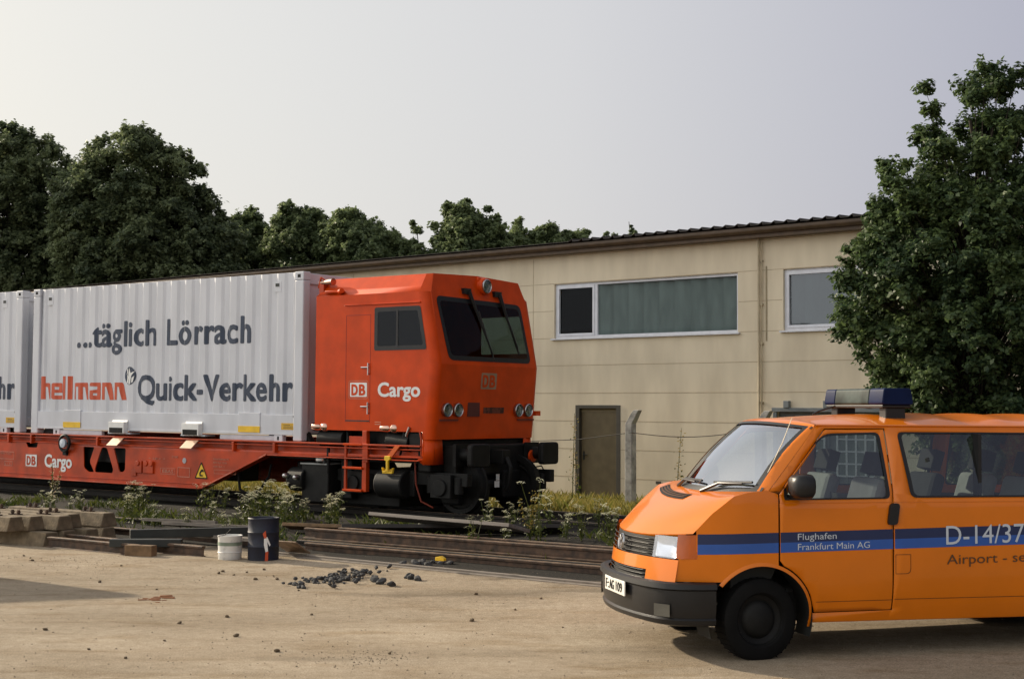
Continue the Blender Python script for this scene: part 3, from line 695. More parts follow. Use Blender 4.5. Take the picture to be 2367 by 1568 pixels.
    for y, r in ((2.15, .30), (1.95, .25)):
        MB().tube([(3.02, y, -.36)]+[(3.08+r*math.sin(t)*.55, y+.05*t, -.66+r*1.05*math.cos(t)) for t in lin(.2, 2.9, 12)]+[(3.0, y, -.98)], .022, 8).build('brake_hose', M_rubber, c, 60)
    MB().tube([(3.0, 2.25, -.50), (3.18, 2.25, -.56), (3.26, 2.25, -.66)], .012, 6).tube([(3.0, 2.3, -.40), (3.2, 2.3, -.36), (3.26, 2.3, -.44), (3.2, 2.3, -.46)], .012, 6).build('brake_hose', M_rubber, c, 60)
    MB().prism([(3.16, -.64), (3.30, -.64), (3.26, -.98), (3.20, -1.04), (3.12, -.92)], lambda s_, z: (s_, .75, z), (0, .06, 0)).build('rail_guard', M_black, c, 0)
    MB().box((3.005, 1.30, -.68), (3.012, 1.42, -.58)).box((3.005, 1.34, -.57), (3.012, 1.42, -.47)).build('data_plate', M_white, c, 0)
    MB().tube([(2.42, .05, -.22), (2.46, .03, -.6), (2.55, .05, -.86), (2.75, .1, -.95)], .014, 6).build('sand_pipe', mat('pipe_red', (.16, .02, .005), .6), c, 60)
    # --- deck frame
    ENDL = -15.9
    top, bot = -.03, -.858
    def mir(s_): return ENDL+2.0-(s_+.79)
    out = [(mir(-.79)-1.9, -.17), (mir(-.79)-1.9, -.22), (mir(-.79), -.236), (mir(-2.37), bot), (-2.37, bot), (-.79, -.236), (2.62, -.20), (2.62, -.17)]
    def tri_h(o): return [rpoly([(o+0, -.225), (o+.33, -.225), (o+.20, -.50), (o+.34, -.69), (o+.16, -.69), (o+.03, -.62)], .04), rpoly([(o+.55, -.225), (o+.70, -.225), (o+.90, -.62), (o+.88, -.69), (o+.36, -.69), (o+.36, -.62)], .05), rpoly([(o+.90, -.225), (o+1.25, -.225), (o+1.24, -.62), (o+1.18, -.66), (o+1.08, -.66)], .04)]
    ho = tri_h(-5.76)+tri_h(-12.2)+[rpoly([(-7.58, -.17), (-7.18, -.17), (-7.22, -.28), (-7.52, -.28)], .03)]
    for y, sg in ((.02, 1), (2.60, -1)):
        f = skin(out, ho if sg > 0 else ho[:6], lambda s_, z: (s_, y, z)).build('side_beam', M_redf, c, 0, solid=.02)
        MB().box((mir(-.79)-1.9, y+.10*sg-.01, -.18), (2.6, y+.10*sg+.01, top)).build('upper_web', M_redf, f, 0)
        fl = MB(); yy0, yy1 = (y-.075, y+.10) if sg > 0 else (y-.10, y+.075)
        fl.box((mir(-.79)-1.9, yy0, top-.002), (2.60, yy1, top+.024)); fl.box((mir(-.79)-1.9, yy0+.02, -.085), (2.60, yy1-.02, -.066)); fl.box((-15.0, yy0+.03, -.182), (-2.9, yy1-.02, -.165))
        fl.box((mir(-2.37)+.05, yy0-.01, bot-.018), (-2.40, yy1, bot+.0)); fl.box((mir(-2.37)+.05, yy0+.035, bot+.055), (-2.50, yy1, bot+.072)); fl.box((-.75, yy0, -.25), (2.58, yy1, -.232))
        fl.prism([(-2.38, bot-.018), (-2.38, bot+.006), (-.77, -.226), (-.77, -.25)], lambda s_, z: (s_, yy0, z), (0, .17, 0))
        fl.build('beam_flange', M_redf, f, 0, bevel=.005)
    g = MB(); g.box((-15, .12, -.50), (-2.5, .16, -.06)); g.box((-15.8, .3, -.30), (2.6, 2.3, -.10)); g.box((-14.5, 1.1, -.8), (-2.6, 1.5, -.3)); g.build('underframe', M_black, c, 0)
    for s0 in (-12.55, -10.6, -4.82, -2.78):               # hinged flaps under the fork pockets, sunlight put into their pale colour
        MB().prism([(0, -.035), (-.13, -.18), (-.135, -.172), (0, -.022)], lambda y, z: (s0+y*.35, y-.03, z), (.30, 0, 0)).build('deck_flap', mat('sunlit_flap', (.78, .52, .34), .35), c, 0)
    for s0 in (-14.9, -9.6, -8.1, -7.35, -5.3, -1.6, -.6):
        MB().box((s0, -.07, -.20), (s0+.05, .02, -.04)).build('rib', M_redf, c, 0, bevel=.006)
    for s0 in (-15.0, -8.35, -7.2, -.95, -.25):
        MB().prism([(0, 0), (.34, 0), (.24, .15), (.12, .17)], lambda s_, z: (s0+s_, .12, z), (0, .1, 0)).build('deck_stop', M_black, c, 0)
    k = MB(); k.lathe([(.05, 0), (.055, .04), (.001, .05)], Matrix.Translation((-6.22, -.08, -.17)) @ Matrix.Rotation(math.pi/2, 4, 'X'), 16)
    hw = MB(); hw.tube([(-6.22+.15*math.cos(t), -.09, -.17+.15*math.sin(t)) for t in lin(0, 2*math.pi, 20)], .028, 8); hw.box((-6.36, -.10, -.185), (-6.08, -.07, -.155)); hw.box((-6.33, -.05, -.40), (-6.22, .02, -.28))
    hwo = hw.build('hand_wheel', M_black, c, 40); k.lathe([(.08, 0), (.085, .05), (.001, .06)], Matrix.Translation((-6.22, -.09, -.17)) @ Matrix.Rotation(math.pi/2, 4, 'X'), 16).build('hub_cap', mat('hub_white', (.5, .55, .62), .4), hwo, 40)
    ff2 = lambda s_, z: (s_, -.006, z)
    db_mark(c, ff2, lambda s_, z: (s_, -.009, z), -7.56, -.645, .355, .225, M_white, M_redf)
    decal('Cargo', ff2, -6.95, -6.09, -.635, .235, .036).build('lettering', M_white, c, 0)
    tr_ = skin(rpoly([(-2.60, -.70), (-2.255, -.70), (-2.43, -.40)], .03), [], lambda s_, z: (s_, -.005, z)).build('warning_sign', M_yel, c, 0)
    skin(rpoly([(-2.60, -.70), (-2.255, -.70), (-2.43, -.40)], .03), [rpoly([(-2.565, -.68), (-2.29, -.68), (-2.43, -.44)], .02)], lambda s_, z: (s_, -.0075, z)).build('sign_border', M_black, tr_, 0)
    sy = MB()
    for p in ([(-2.47, -.66), (-2.39, -.66), (-2.39, -.635), (-2.44, -.63), (-2.44, -.60), (-2.40, -.575), (-2.375, -.59), (-2.36, -.56), (-2.41, -.53), (-2.46, -.57), (-2.48, -.61)],):
        q = skin(p, [], lambda s_, z: (s_, -.0075, z)); sy.add(q.v, q.f)
    sy.build('sign_symbol', M_black, tr_, 0)
    pale = mat('faded_marking', (.52, .22, .15), .6, var=.2, scale=30)
    fr = MB()
    def frame(x0, z0, x1, z1, t=.01):
        for a in (((x0, z0), (x1, z0+t)), ((x0, z1-t), (x1, z1)), ((x0, z0+t), (x0+t, z1-t)), ((x1-t, z0+t), (x1, z1-t))): fr.box((a[0][0], -.007, a[0][1]), (a[1][0], -.004, a[1][1]))
    frame(-8.5, -.53, -7.95, -.38); frame(-8.28, -.66, -8.0, -.57); frame(-3.05, -.69, -2.73, -.52); frame(-3.52, -.655, -3.12, -.545, .006); frame(-2.10, -.60, -1.55, -.53, .006); frame(-7.575, -.665, -7.19, -.402, .006)
    fr.build('marking_frame', pale, c, 0)
    decal('EBAS', ff2, -3.46, -3.17, -.63, .06, .01).build('lettering', pale, c, 0)
    decal('←  5.20 m  →', ff2, -3.85, -3.40, -.40, .035, .012).build('lettering', pale, c, 0)
    decal('2160', ff2, -3.22, -3.05, -.36, .04, .012).build('lettering', pale, c, 0)
    for k in range(3): decal(('Unterhaltung AL', 'REV Kal 10.96', 'mlb BA 1')[k], ff2, -2.12, -1.72-.06*k, -.36-.065*k, .032, .008).build('lettering', pale, c, 0)
    decal('DBAG Cargo', ff2, -8.42, -8.04, -.43, .03, .008).build('lettering', pale, c, 0)
    decal('11.5', ff2, -8.24, -8.06, -.64, .035, .008).build('lettering', pale, c, 0)
    MB().cyl((-2.88, -.008, -.40), (-2.88, .019, -.40), .05, n=16).build('round_mark', mat('round_mark', (.4, .4, .42), .5), c, 0)
    v = MB()
    for s0, w in ((-4.22, .20), (-3.98, .18), (-3.80, .10)): v.box((s0, -.03, -.66), (s0+w, .02, -.44)); v.cyl((s0+w/2, -.05, -.48), (s0+w/2, -.02, -.48), .05, n=12)
    v.box((-4.30, -.02, -.72), (-4.18, .02, -.60)); v.build('brake_lever', M_redf, c, 0, bevel=.01)
    # --- reservoirs, ladder, hook and equipment under the cab
    for s0 in (.20, 1.70):
        k = MB(); Mx = Matrix.Translation((s0, .06, .245)) @ Matrix.Rotation(math.pi/2, 4, 'Y')
        k.lathe([(.001, 0), (.05, .005), (.07, .03), (.072, .20), (.06, .23), (.075, .25), (.085, .30), (.08, .36), (.05, .39), (.03, .45), (.001, .46)], Mx, 18); k.build('air_cylinder', M_copper, c, 50)
    k = MB(); k.box((.25, .18, -.08), (.95, .6, .20)); k.box((1.52, .16, -.14), (2.60, .5, .20)); k.cyl((.35, .12, .06), (.9, .12, .06), .13, n=16); k.cyl((1.85, .12, .05), (2.3, .12, .02), .14, n=16); k.box((2.32, .02, -.10), (2.60, .2, .18)); k.box((.98, .3, -.1), (1.52, 2.0, .2))
    k.tube([(.95, .1, .18), (1.02, .03, .05), (.98, .05, -.12), (.9, .1, -.3)], .025, 8); k.tube([(.6, .02, -.05), (.6, .02, -.5)], .03, 8); k.tube([(2.2, .04, .2), (2.2, .0, -.05), (2.1, .05, -.2)], .02, 8)
    k.build('equipment', M_black, c, 30, bevel=.015)
    k = MB(); k.tube([(2.28, .0, .13), (2.36, -.02, .27)], .022, 8); k.build('valve_lever', M_steel, c, 40)
    k = MB(); k.tube([(2.59, .0, -.16), (2.60, -.02, .1), (2.57, -.02, .2)], .016, 8).build('pipe', M_redf, c, 60)
    la = MB()
    la.box((.985, -.02, -.76), (1.03, .02, -.02)); la.box((1.375, -.02, -.76), (1.465, .06, .20)); la.box((1.04, .03, -.03), (1.38, .06, .11))
    lad = la.build('ladder', M_redf, c, 0, bevel=.006)
    for z in (-.02, -.39, -.745): MB().box((.99, -.06, z-.018), (1.40, .03, z+.018)).build('rung', M_red, lad, 0, bevel=.006)
    MB().box((1.40, -.03, -.30), (1.50, .0, .0)).build('bracket', M_redf, lad, 0, bevel=.01)
    hk = MB(); hk.prism([(1.92, -.18), (2.03, -.18), (2.03, -.24), (1.99, -.26), (1.99, -.40), (2.08, -.41), (2.085, -.36), (2.10, -.36), (2.08, -.45), (1.88, -.45), (1.86, -.36), (1.875, -.36), (1.88, -.41), (1.95, -.40), (1.95, -.26), (1.91, -.24)], lambda s_, z: (s_, -.10, z), (0, .04, 0))
    hko = hk.build('lashing_hook', M_yel, c, 0, bevel=.006); MB().prism([(1.95, -.19), (2.06, -.19), (2.22, -.02), (2.12, -.02)], lambda s_, z: (s_, -.085, z), (0, .03, 0)).build('hook_strap', mat('strap_orange', (.70, .12, .01), .5), hko, 0)
    # --- wheels and bogies
    def bogie(s0, nm='bogie'):
        bg_ = MB()
        for y in (.18, 2.34):
            bg_.box((s0-1.35, y, -.62), (s0+1.35, y+.12, -.42)); bg_.box((s0-.35, y-.06, -.80), (s0+.35, y+.14, -.42))
            for a in (-.9, .9):
                bg_.box((s0+a-.20, y-.10, -.80), (s0+a+.20, y+.12, -.44)); bg_.cyl((s0+a, y-.14, -.64), (s0+a, y, -.64), .13, n=16)
                for d in (-.27, .27): bg_.cyl((s0+a+d, y+.02, -.74), (s0+a+d, y+.02, -.48), .075, n=12)
        bg_.box((s0-.3, .2, -.60), (s0+.3, 2.45, -.40)); b_ = bg_.build(nm, M_black, c, 30, bevel=.012)
        for a in (-.9, .9):
            for y, sg in ((.565, 1), (2.072, -1)):
                Mw = Matrix.Translation((s0+a, y, RZ+.43)) @ Matrix.Rotation(math.pi/2*sg, 4, 'X')
                MB().lathe([(.001, .04), (.13, .04), (.14, .0), (.34, -.01), (.36, .02), (.43, .025), (.435, -.09), (.46, -.095), (.46, -.125), (.36, -.13), (.33, -.06), (.1, -.08), (.001, -.08)], Mw, 36).build('wheel', M_black, b_, 40)
            MB().cyl((s0+a, .3, RZ+.43), (s0+a, 2.35, RZ+.43), .08, n=12).build('axle', M_black, b_, 40)
        return b_
    bogie(2.0); bogie(mir(2.0)+1.1)
    e = MB(); e.box((.02, .0, -.98), (.62, .5, -.36)); e.cyl((-.25, .1, -.62), (.1, .1, -.62), .20, n=18); e.box((.75, .15, -.90), (1.0, .5, -.25)); e.cyl((-.5, .3, -.55), (.2, .3, -.55), .12, n=12); e.box((-.6, .5, -.8), (.0, 2.0, -.35)); e.box((.62, .3, -1.0), (1.9, 2.2, -.45))
    e.cyl((1.7, .10, -.62), (2.25, .10, -.62), .22, n=18)
    eo = e.build('drive_unit', M_black, c, 30, bevel=.02)
    MB().box((.0, -.02, -.37), (.60, .5, -.345)).build('unit_cover', mat('cover_grey', (.26, .27, .26), .5), eo, 0, bevel=.008)
    MB().lathe([(.001, .0), (.06, .01), (.09, .04), (.09, .08)], Matrix.Translation((.48, -.02, -.34)), 14).build('filler_cap', M_steel, eo, 40)
    for p in ((-.22, -.13, -.56), (.02, -.13, -.58)): MB().lathe([(.001, .05), (.03, .045), (.045, .01), (.045, -.05)], Matrix.Translation(p) @ Matrix.Rotation(math.pi/2, 4, 'X'), 12).build('valve', M_steel, eo, 40)
    MB().tube([(-1.55, .1, -.3), (-1.58, .08, -.6), (-1.5, .05, -.85), (-1.3, .05, -.92), (-1.05, .08, -.85), (-.85, .1, -.6), (-.8, .1, -.4)], .022, 8).build('brake_hose', M_rubber, c, 60)
rail_car()

# ------------------------------------------------------------------ orange van
VO = Vector((1.7357, 12.0701, -.012)); VY = .2299
VM = Matrix.Translation(VO) @ Matrix.Rotation(math.pi+VY, 4, 'Z') @ Matrix.Rotation(-.0035, 4, 'Y')
def van():
    c = empty('orange_van', VM, 'orange airport van with blue stripes and blue light bar', 'van')
    def W(x, z):
        y = .905+.012*math.cos((z-.8)*2.2)-.012
        if z > 1.27: t = (z-1.27)/.56; y -= .085*t+.030*t*t
        if z < .62: y -= .10*((.62-z)/.32)**2*.5
        if x > .12: y -= .46*(x-.12)**2*(1.0)
        if x < -3.45: y -= .35*(x+3.45)**2
        return y
    sideN = lambda d=0: (lambda x, z: (x, W(x, z)+d, z))
    sideF = lambda d=0: (lambda x, z: (x, -W(x, z)-d, z))
    US = lin(-3.8, .6, 36); VS = lin(.3, 1.85, 14)
    G = .005
    AX, AZ, AR = -.01, .335, .415
    arch = lambda a0, a1, r=AR, n=18, cx=AX: arc(cx, AZ, r, a0, a1, n)
    crease = [(-.02, 1.325), (.10, 1.315), (.22, 1.285), (.39, 1.150), (.53, .995)]
    # front fender: from the door to the front corner
    fend = [(-.155+G, 1.30), (-.06, 1.335)]+crease+[(.505, .988), (.50, .825), (.655, .822), (.66, .635)]+[p for p in arch(47, 111)]+[(-.155+G, .79)]
    door = [(-.16-G, 1.30), (-.16-G, .785)]+arch(115, 158, AR+.035, 8)+[(-.465, .375), (-1.125, .383), (-1.132, 1.30), (-1.115, 1.812), (-.60, 1.806)]
    rear0 = [(-1.142, .375), (-.45, .368), (-.425, .292)]
    back = [(-.425, .292)]+[(-2.52, .285)]+[(x, z) for x, z in arc(-2.93, .335, .41, 187, -7, 20)][::1]+[(-3.34, .285), (-3.74, .36), (-3.79, .9), (-3.76, 1.2), (-3.66, 1.832), (-.50, 1.832)]
    # order: bottom strip below the door, rear arch, tail, roof edge, A pillar, then round the door opening
    arcp = arc(-2.93, .335, .41, -5, 185, 20)
    rear = [(-.425, .292), (-.44, .366), (-1.137, .375), (-1.144, 1.30), (-1.127, 1.822), (-.60, 1.816), (-.17, 1.325), (-.075, 1.325), (-.53, 1.838), (-3.66, 1.838), (-3.76, 1.2), (-3.79, .9), (-3.74, .40), (-3.35, .292)]+arcp[::-1]+[(-2.51, .292)]
    wd = rpoly([(-.205, 1.258), (-1.108, 1.264), (-1.068, 1.785), (-.575, 1.772), (-.205, 1.365)], [.02, .05, .05, .09, .03])
    w1 = rpoly([(-1.30, 1.272), (-2.46, 1.272), (-2.46, 1.788), (-1.235, 1.788)], .05)
    w2 = rpoly([(-2.62, 1.272), (-3.62, 1.272), (-3.55, 1.788), (-2.62, 1.788)], .05)
    for sf, nm in ((sideN, 0), (sideF, 1)):
        f = sf()
        def low(x): return AZ+math.sqrt(max(0, AR**2-(x-AX)**2)) if x < .2866 else .625
        def high(x):
            P_ = [(-.15, 1.30), (-.06, 1.333)]+crease
            for (a, za), (b_, zb) in zip(P_, P_[1:]):
                if a <= x <= b_: return za+(zb-za)*(x-a)/(b_-a)
            return .99
        fe = MB(); fe.grid(lambda x, t: f(x, low(x)+(high(x)-low(x))*t), lin(-.15, .10, 8)+lin(.13, .2868, 6)+lin(.32, .505, 6), lin(0, 1, 14))
        fe.grid(lambda x, t: f(x+(x-.505)/.127*(.80-.625-.197*t)*.16, .625+.197*t), lin(.505, .632, 5), lin(0, 1, 4))
        fe.build('fender', M_oran, c, 50)
        if nm == 0 or True:
            d = skin(door, [wd], f, US, VS).build('front_door', M_oran, c, 50, solid=.012)
        rr = skin(rear, [w1, w2], f, US, VS).build('side_panel', M_oran, c, 50, solid=.012)
        grow = lambda poly, k: [((x-sum(p[0] for p in poly)/len(poly))*k+sum(p[0] for p in poly)/len(poly), (z-sum(p[1] for p in poly)/len(poly))*k+sum(p[1] for p in poly)/len(poly)) for x, z in poly]
        for poly, par in ((wd, d), (w1, rr), (w2, rr)):
            ru = skin(grow(poly, 1.012), [grow(poly, .955)], sf(.002), US, VS).build('window_seal', M_blackp, par, 0)
            skin(grow(poly, 1.0), [], sf(-.006), US, VS).build('window', G_side, par, 50)
    MB().box((-1.94, .79, 1.28), (-1.91, .872, 1.78)).build('window_divider', M_blackp, c, 0)
    # details of the near side
    f3 = sideN(.003); f4 = sideN(.006)
    def zt(x): return .992-(x-.496)*.0178
    def stripes(x0, x1, par=c):
        us = [u for u in US if min(x0, x1) < u < max(x0, x1)]
        skin([(x0, zt(x0)), (x1, zt(x1)), (x1, zt(x1)-.079), (x0, zt(x0)-.079)], [], f3, us).build('stripe', M_blue1, par, 50)
        skin([(x0, zt(x0)-.079), (x1, zt(x1)-.079), (x1, zt(x1)-.156), (x0, zt(x0)-.156)], [], f3, us).build('stripe', M_blue2, par, 50)
    stripes(.497, -.149); stripes(-.166, -1.127); stripes(-1.145, -3.74)
    flip = lambda fn, x0: (lambda u, v: fn(x0-u, v))
    sl = math.radians(-1.0)
    def dec(s_, x0, x1, base, cap, m, bold=0., zz=0):
        ln = x0-x1
        fn = lambda u, v: f4(x0-u, v+u*.0178)
        decal(s_, fn, 0, ln, base, cap, 0, lin(0, ln, 6)).build('lettering', m, c, 0)
    dec('Flughafen', -.31, -.640, .945, .050, M_let, .004); dec('Frankfurt Main AG', -.31, -.925, .866, .050, M_let, .004)
    dec('D-14/37', -1.595, -2.30, .892, .152, M_let, .004); dec('Airport - security', -1.60, -2.66, .735, .078, M_letd, .004)
    MB().tube([f4(-1.475, 1.555), f4(-1.475, 1.585)], .012, 8).build('badge', M_blackp, c, 0)
    h = skin(rpoly([(-1.075, .925+.13), (-1.16, .925+.13), (-1.185, 1.225), (-1.10, 1.225)], .03), [], sideN(.004), [], []).build('door_handle', M_blackp, c, 0, solid=-.022)
    skin(rpoly([(-1.15, .82), (-1.285, .82), (-1.285, .665), (-1.15, .665)], [0, .0, .04, .0]), [rpoly([(-1.154, .816), (-1.281, .816), (-1.281, .669), (-1.154, .669)], [0, 0, .04, 0])], f3).build('fuel_flap', M_vdark, c, 0)
    for z in (.455,): skin([(-.47, z), (-1.125, z+.004), (-1.125, z+.008), (-.47, z+.004)], [], f3, US).build('crease', M_vdark, c, 0)
    skin([(-1.145, .463), (-2.50, .463), (-2.50, .467), (-1.145, .467)], [], f3, US).build('crease', M_vdark, c, 0)
    skin([(-.17, 1.232), (-3.7, 1.232), (-3.7, 1.236), (-.17, 1.236)], [], f3, US).build('crease', mat('van_fold', (.62, .16, .006), .5), c, 0)
    # arch lip
    for y, sf in ((1, sideN), (-1, sideF)):
        for cx, a0, a1 in ((AX, 38, 190), (-2.93, -5, 185)):
            MB().grid(lambda t, k: (cx+(AR-.005+.028*k)*math.cos(t), y*(W(cx+AR*math.cos(t), AZ+AR*math.sin(t))+(.012 if k == 0 else (.010 if k < 1 else .0))), AZ+(AR-.005+.028*k)*math.sin(t)), lin(R(a0), R(a1), 24), [0, .5, 1]).build('arch_lip', M_oran, c, 60)
            MB().grid(lambda t, k: (cx+(AR+.02)*math.cos(t), y*(.60+.30*k), AZ+(AR+.02)*math.sin(t)), lin(R(-20), R(200), 24), [0, .5, .95]).build('wheel_house', M_dark, c, 60)
    # dark inner floor and sill box
    fl = MB(); fl.box((-3.7, -.55, .30), (.45, .55, .50)); fl.box((-2.45, -.83, .31), (-.48, .83, .50)); fl.box((-1.16, -.86, .50), (-1.12, .86, 1.25)); fl.build('floor', M_dark, c, 0)
    ln = MB()
    for s_ in (1, -1):
        ln.grid(lambda x, z: (x, s_*(W(x, z)-.045), z), lin(-3.6, -.5, 10), [.45, .8, 1.20])
    ln.build('inner_lining', M_dark, c, 60)
    # nose: hood between the two crease lines
    mid = [(.21, 1.294), (.36, 1.238), (.50, 1.160), (.66, 1.060), (.79, .955)]
    cr_ = [(-.02, 1.325), (.22, 1.285), (.39, 1.150), (.53, .995)]
    def interp(L, t):
        k = t*(len(L)-1); i = min(int(k), len(L)-2); u = k-i
        return tuple(a+(b-a)*u for a, b in zip(L[i], L[i+1]))
    seg = []
    def cum(t):                                            # point on the side crease for hood parameter t
        pts = [(-.02, 1.325), (.10, 1.315), (.22, 1.285), (.39, 1.150), (.53, .995)]
        d = [0]
        for a, b in zip(pts, pts[1:]): d.append(d[-1]+math.dist(a, b))
        s_ = t*d[-1]
        for i in range(len(pts)-1):
            if s_ <= d[i+1]+1e-9:
                u = (s_-d[i])/(d[i+1]-d[i]); return (pts[i][0]+(pts[i+1][0]-pts[i][0])*u, pts[i][1]+(pts[i+1][1]-pts[i][1])*u)
        return pts[-1]
    def hood(t, b):
        e = cum(t); m = interp(mid, t); ye = W(*e)
        s_ = abs(b); k = s_**2.2
        x = m[0]+(e[0]-m[0])*k; z = m[1]+(e[1]-m[1])*k
        yy = ye*s_-(.0 if s_ < .999 else 0)
        return (x, math.copysign(yy, b), z)
    bs = [-1, -.985, -.96, -.92, -.85]+lin(-.75, .75, 14)+[.85, .92, .96, .985, 1]
    ho = MB().grid(hood, lin(0, 1, 14), bs).build('bonnet', M_oran, c, 45)
    # intake slots below the windscreen on the near half
    def hood_n(t, b, d): 
        p = Vector(hood(t, b)); n_ = (Vector(hood(t+.02, b))-p).cross(Vector(hood(t, b+.02))-p).normalized()
        if n_.z < 0: n_ = -n_
        return p+n_*d
    vt = MB().grid(lambda t, b: hood_n(t, b, .004), [.16, .20, .24, .28, .31], lin(-.80, .22, 12)).build('vent', M_black, ho, 50)
    for k in range(3): MB().grid(lambda t, b: hood_n(.180+.040*k+t*.018, b, .009), [0, 1], lin(-.78, .20, 12)).build('vent_bar', M_vdark, vt, 50)
    # front face
    Xf = lambda y: .84-.33*y*y
    def front(d=0., rake=.16): return lambda y, z: (Xf(y)+d-(z-.80)*rake, y, z)
    def fp(y0, y1, z0, z1, d, nm, m, par=c, n=8, rake=.16): return MB().grid(front(d, rake), lin(y0, y1, n), [z0, (z0+z1)/2, z1]).build(nm, m, par, 60)
    fp(-.79, .79, .69, .79, 0, 'front_bar', M_oran, n=20)
    fp(-.79, -.46, .60, .69, 0, 'front_bar', M_oran); fp(.46, .79, .60, .69, 0, 'front_bar', M_oran)
    MB().grid(lambda b, k: Vector(hood(1, b))+Vector((.004*k-.022*k*k, 0, -.022*k)), lin(-.93, .93, 24), [0, .5, 1]).build('bonnet_lip', M_oran, ho, 60)
    g1 = fp(-.50, .50, .785, .945, -.03, 'grille', M_black, n=16)
    for k in range(4): MB().grid(lambda y, t: (Xf(y)-(k*.036)*.16-.012+.012*t, y, .81+k*.037+.010*t), lin(-.50, .50, 16), [0, .5, 1]).build('slat', M_blackp, g1, 60, solid=.006)
    g2 = fp(-.46, .46, .60, .695, -.03, 'grille', M_black, n=16)
    for k in range(3): MB().grid(lambda y, t: (Xf(y)+(.18-k*.03)*.16-.02+.016*t, y, .615+k*.03+.008*t), lin(-.46, .46, 16), [0, .5, 1]).build('slat', M_blackp, g2, 60, solid=.006)
    # round chrome badge with a V over a W
    Mb = Matrix.Translation((Xf(0)+.005, .0, .87)) @ Vector((1, 0, .15)).to_track_quat('Z', 'Y').to_matrix().to_4x4()
    bd = MB().lathe([(.055, 0), (.062, .012), (.068, 0)], Mb, 24).build('badge', M_steel, g1, 40)
    k = MB()
    for pts in ([(-.03, .05), (0, .008), (.03, .05)], [(-.052, .02), (-.024, -.048), (0, .0), (.024, -.048), (.052, .02)]):
        k.tube([Mb @ Vector((b_, -a_ if False else a_, .006)) if False else Mb @ Vector((a_, b_, .006)) for a_, b_ in pts], .006, 6)
    k.build('badge_letters', M_steel, bd, 40)
    for s_ in (1, -1):
        y0, y1 = (.505, .755)
        pan = MB().grid(lambda y, z: (Xf(y)-(z-.8)*.16-.03-.05*math.sin(math.pi*(y-y0)/(y1-y0))*math.sin(math.pi*(z-.79)/.18), s_*y, z), lin(y0, y1, 8), lin(.80, .965, 6)).build('headlight', M_chrome, c, 60)
        MB().grid(lambda y, z: (Xf(y)-(z-.8)*.16-.004, s_*y, z), lin(y0, y1, 8), [.795, .88, .965]).build('lens', G_head, pan, 60)
        q = [(Xf(.76)-.002, s_*.762), (.612, s_*.803), (.55, s_*(W(.55, .9)+.004)), (.50, s_*(W(.50, .9)+.002))]
        MB().grid(lambda i, z: (q[int(i)][0]-(z-.8)*.10, q[int(i)][1], z), [0, 1, 2, 3], [.80, .89, .985]).build('indicator', M_lamp, c, 60)
    # bumper
    hp = [(.905, 0), (.895, .2), (.87, .4), (.835, .57), (.795, .69), (.74, .79), (.66, .862), (.52, .902), (.37, .914)]
    path = [(x, -y) for x, y in hp[:0:-1]]+hp
    prof = [(-.05, .615), (-.01, .627), (.018, .614), (.024, .575), (.0, .56), (.002, .42), (-.015, .35), (.0, .335), (-.01, .30), (-.06, .285)]
    def bump(i, j):
        i = int(i); j = int(j); p = Vector((*path[i], 0)); a = Vector((*path[max(0, i-1)], 0)); b = Vector((*path[min(len(path)-1, i+1)], 0))
        d = (b-a).normalized(); n_ = Vector((d.y, -d.x, 0)); o, z = prof[j]
        return p+n_*o+Vector((0, 0, z))
    MBp = MB().grid(bump, range(len(path)), range(len(prof))).build('bumper', M_blackp, c, 40)
    pl = MB().box((.912, -.21, .458), (.924, .32, .575)).build('number_plate', mat('plate_white', (.72, .70, .64), .5), c, 0, bevel=.004)
    pn = lambda u, v: (.9255, .28-u, v)
    decal('F', lambda u, v: (.9255, -.25+.0+u if False else .27-u, v), .04, .085, .478, .075, .012, nrm=(1, 0, 0)).build('lettering', M_black, pl, 0)
    # read from the front, the plate runs from the van's right to its left
    rd = lambda u, v: (.9255, -.21+u, v)
    bpy.data.objects.remove(pl.children[0])
    decal('F', rd, .035, .08, .480, .075, .007, nrm=(1, 0, 0)).build('lettering', M_black, pl, 0)
    decal(':', rd, .10, .115, .480, .075, .007, nrm=(1, 0, 0)).build('lettering', M_black, pl, 0)
    decal('AG', rd, .135, .255, .480, .075, .007, nrm=(1, 0, 0)).build('lettering', M_black, pl, 0)
    decal('109', rd, .31, .475, .480, .075, .007, nrm=(1, 0, 0)).build('lettering', M_black, pl, 0)
    for s_ in (1, -1):
        MB().grid(lambda t, z: (Vector((.795, .69)).lerp(Vector((.70, .83)), .05+.9*t).x+.016, s_*Vector((.795, .69)).lerp(Vector((.70, .83)), .05+.9*t).y+s_*.010, z), [0, .5, 1], [.36, .38, .44, .455]).build('fog_lamp', mat('fog_glass', (.09, .088, .075), .25, coat=.4), c, 40)
    # windscreen frame, glass and roof
    def wsp(t, b):                                         # t 0 at the base, 1 at the top
        base = Vector((.20-.24*abs(b)**2.2, .865*b, 1.302+.026*abs(b)**2)); top = Vector((-.37-.155*abs(b)**2.4, .770*b, 1.872-.040*abs(b)**2.0))
        return base+(top-base)*t+Vector((.02, 0, .025))*math.sin(math.pi*t)
    bb = lin(-1, 1, 20)
    MB().grid(lambda t, b: wsp(.03+.94*t, b*.945), lin(0, 1, 6), bb).build('windscreen', G_wind, c, 60)
    fr = MB(); off = Vector((.006, 0, .008))
    fr.grid(lambda t, b: wsp(t, b)+off, [-.03, .0, .030], bb); fr.grid(lambda t, b: wsp(t, b)+off, [.935, .975], bb)
    for s_ in (1, -1): fr.grid(lambda t, k: wsp(t, s_*(.90+.055*k))+off, lin(.0, .975, 6), [0, 1])
    fr.build('windscreen_seal', M_blackp, c, 60)
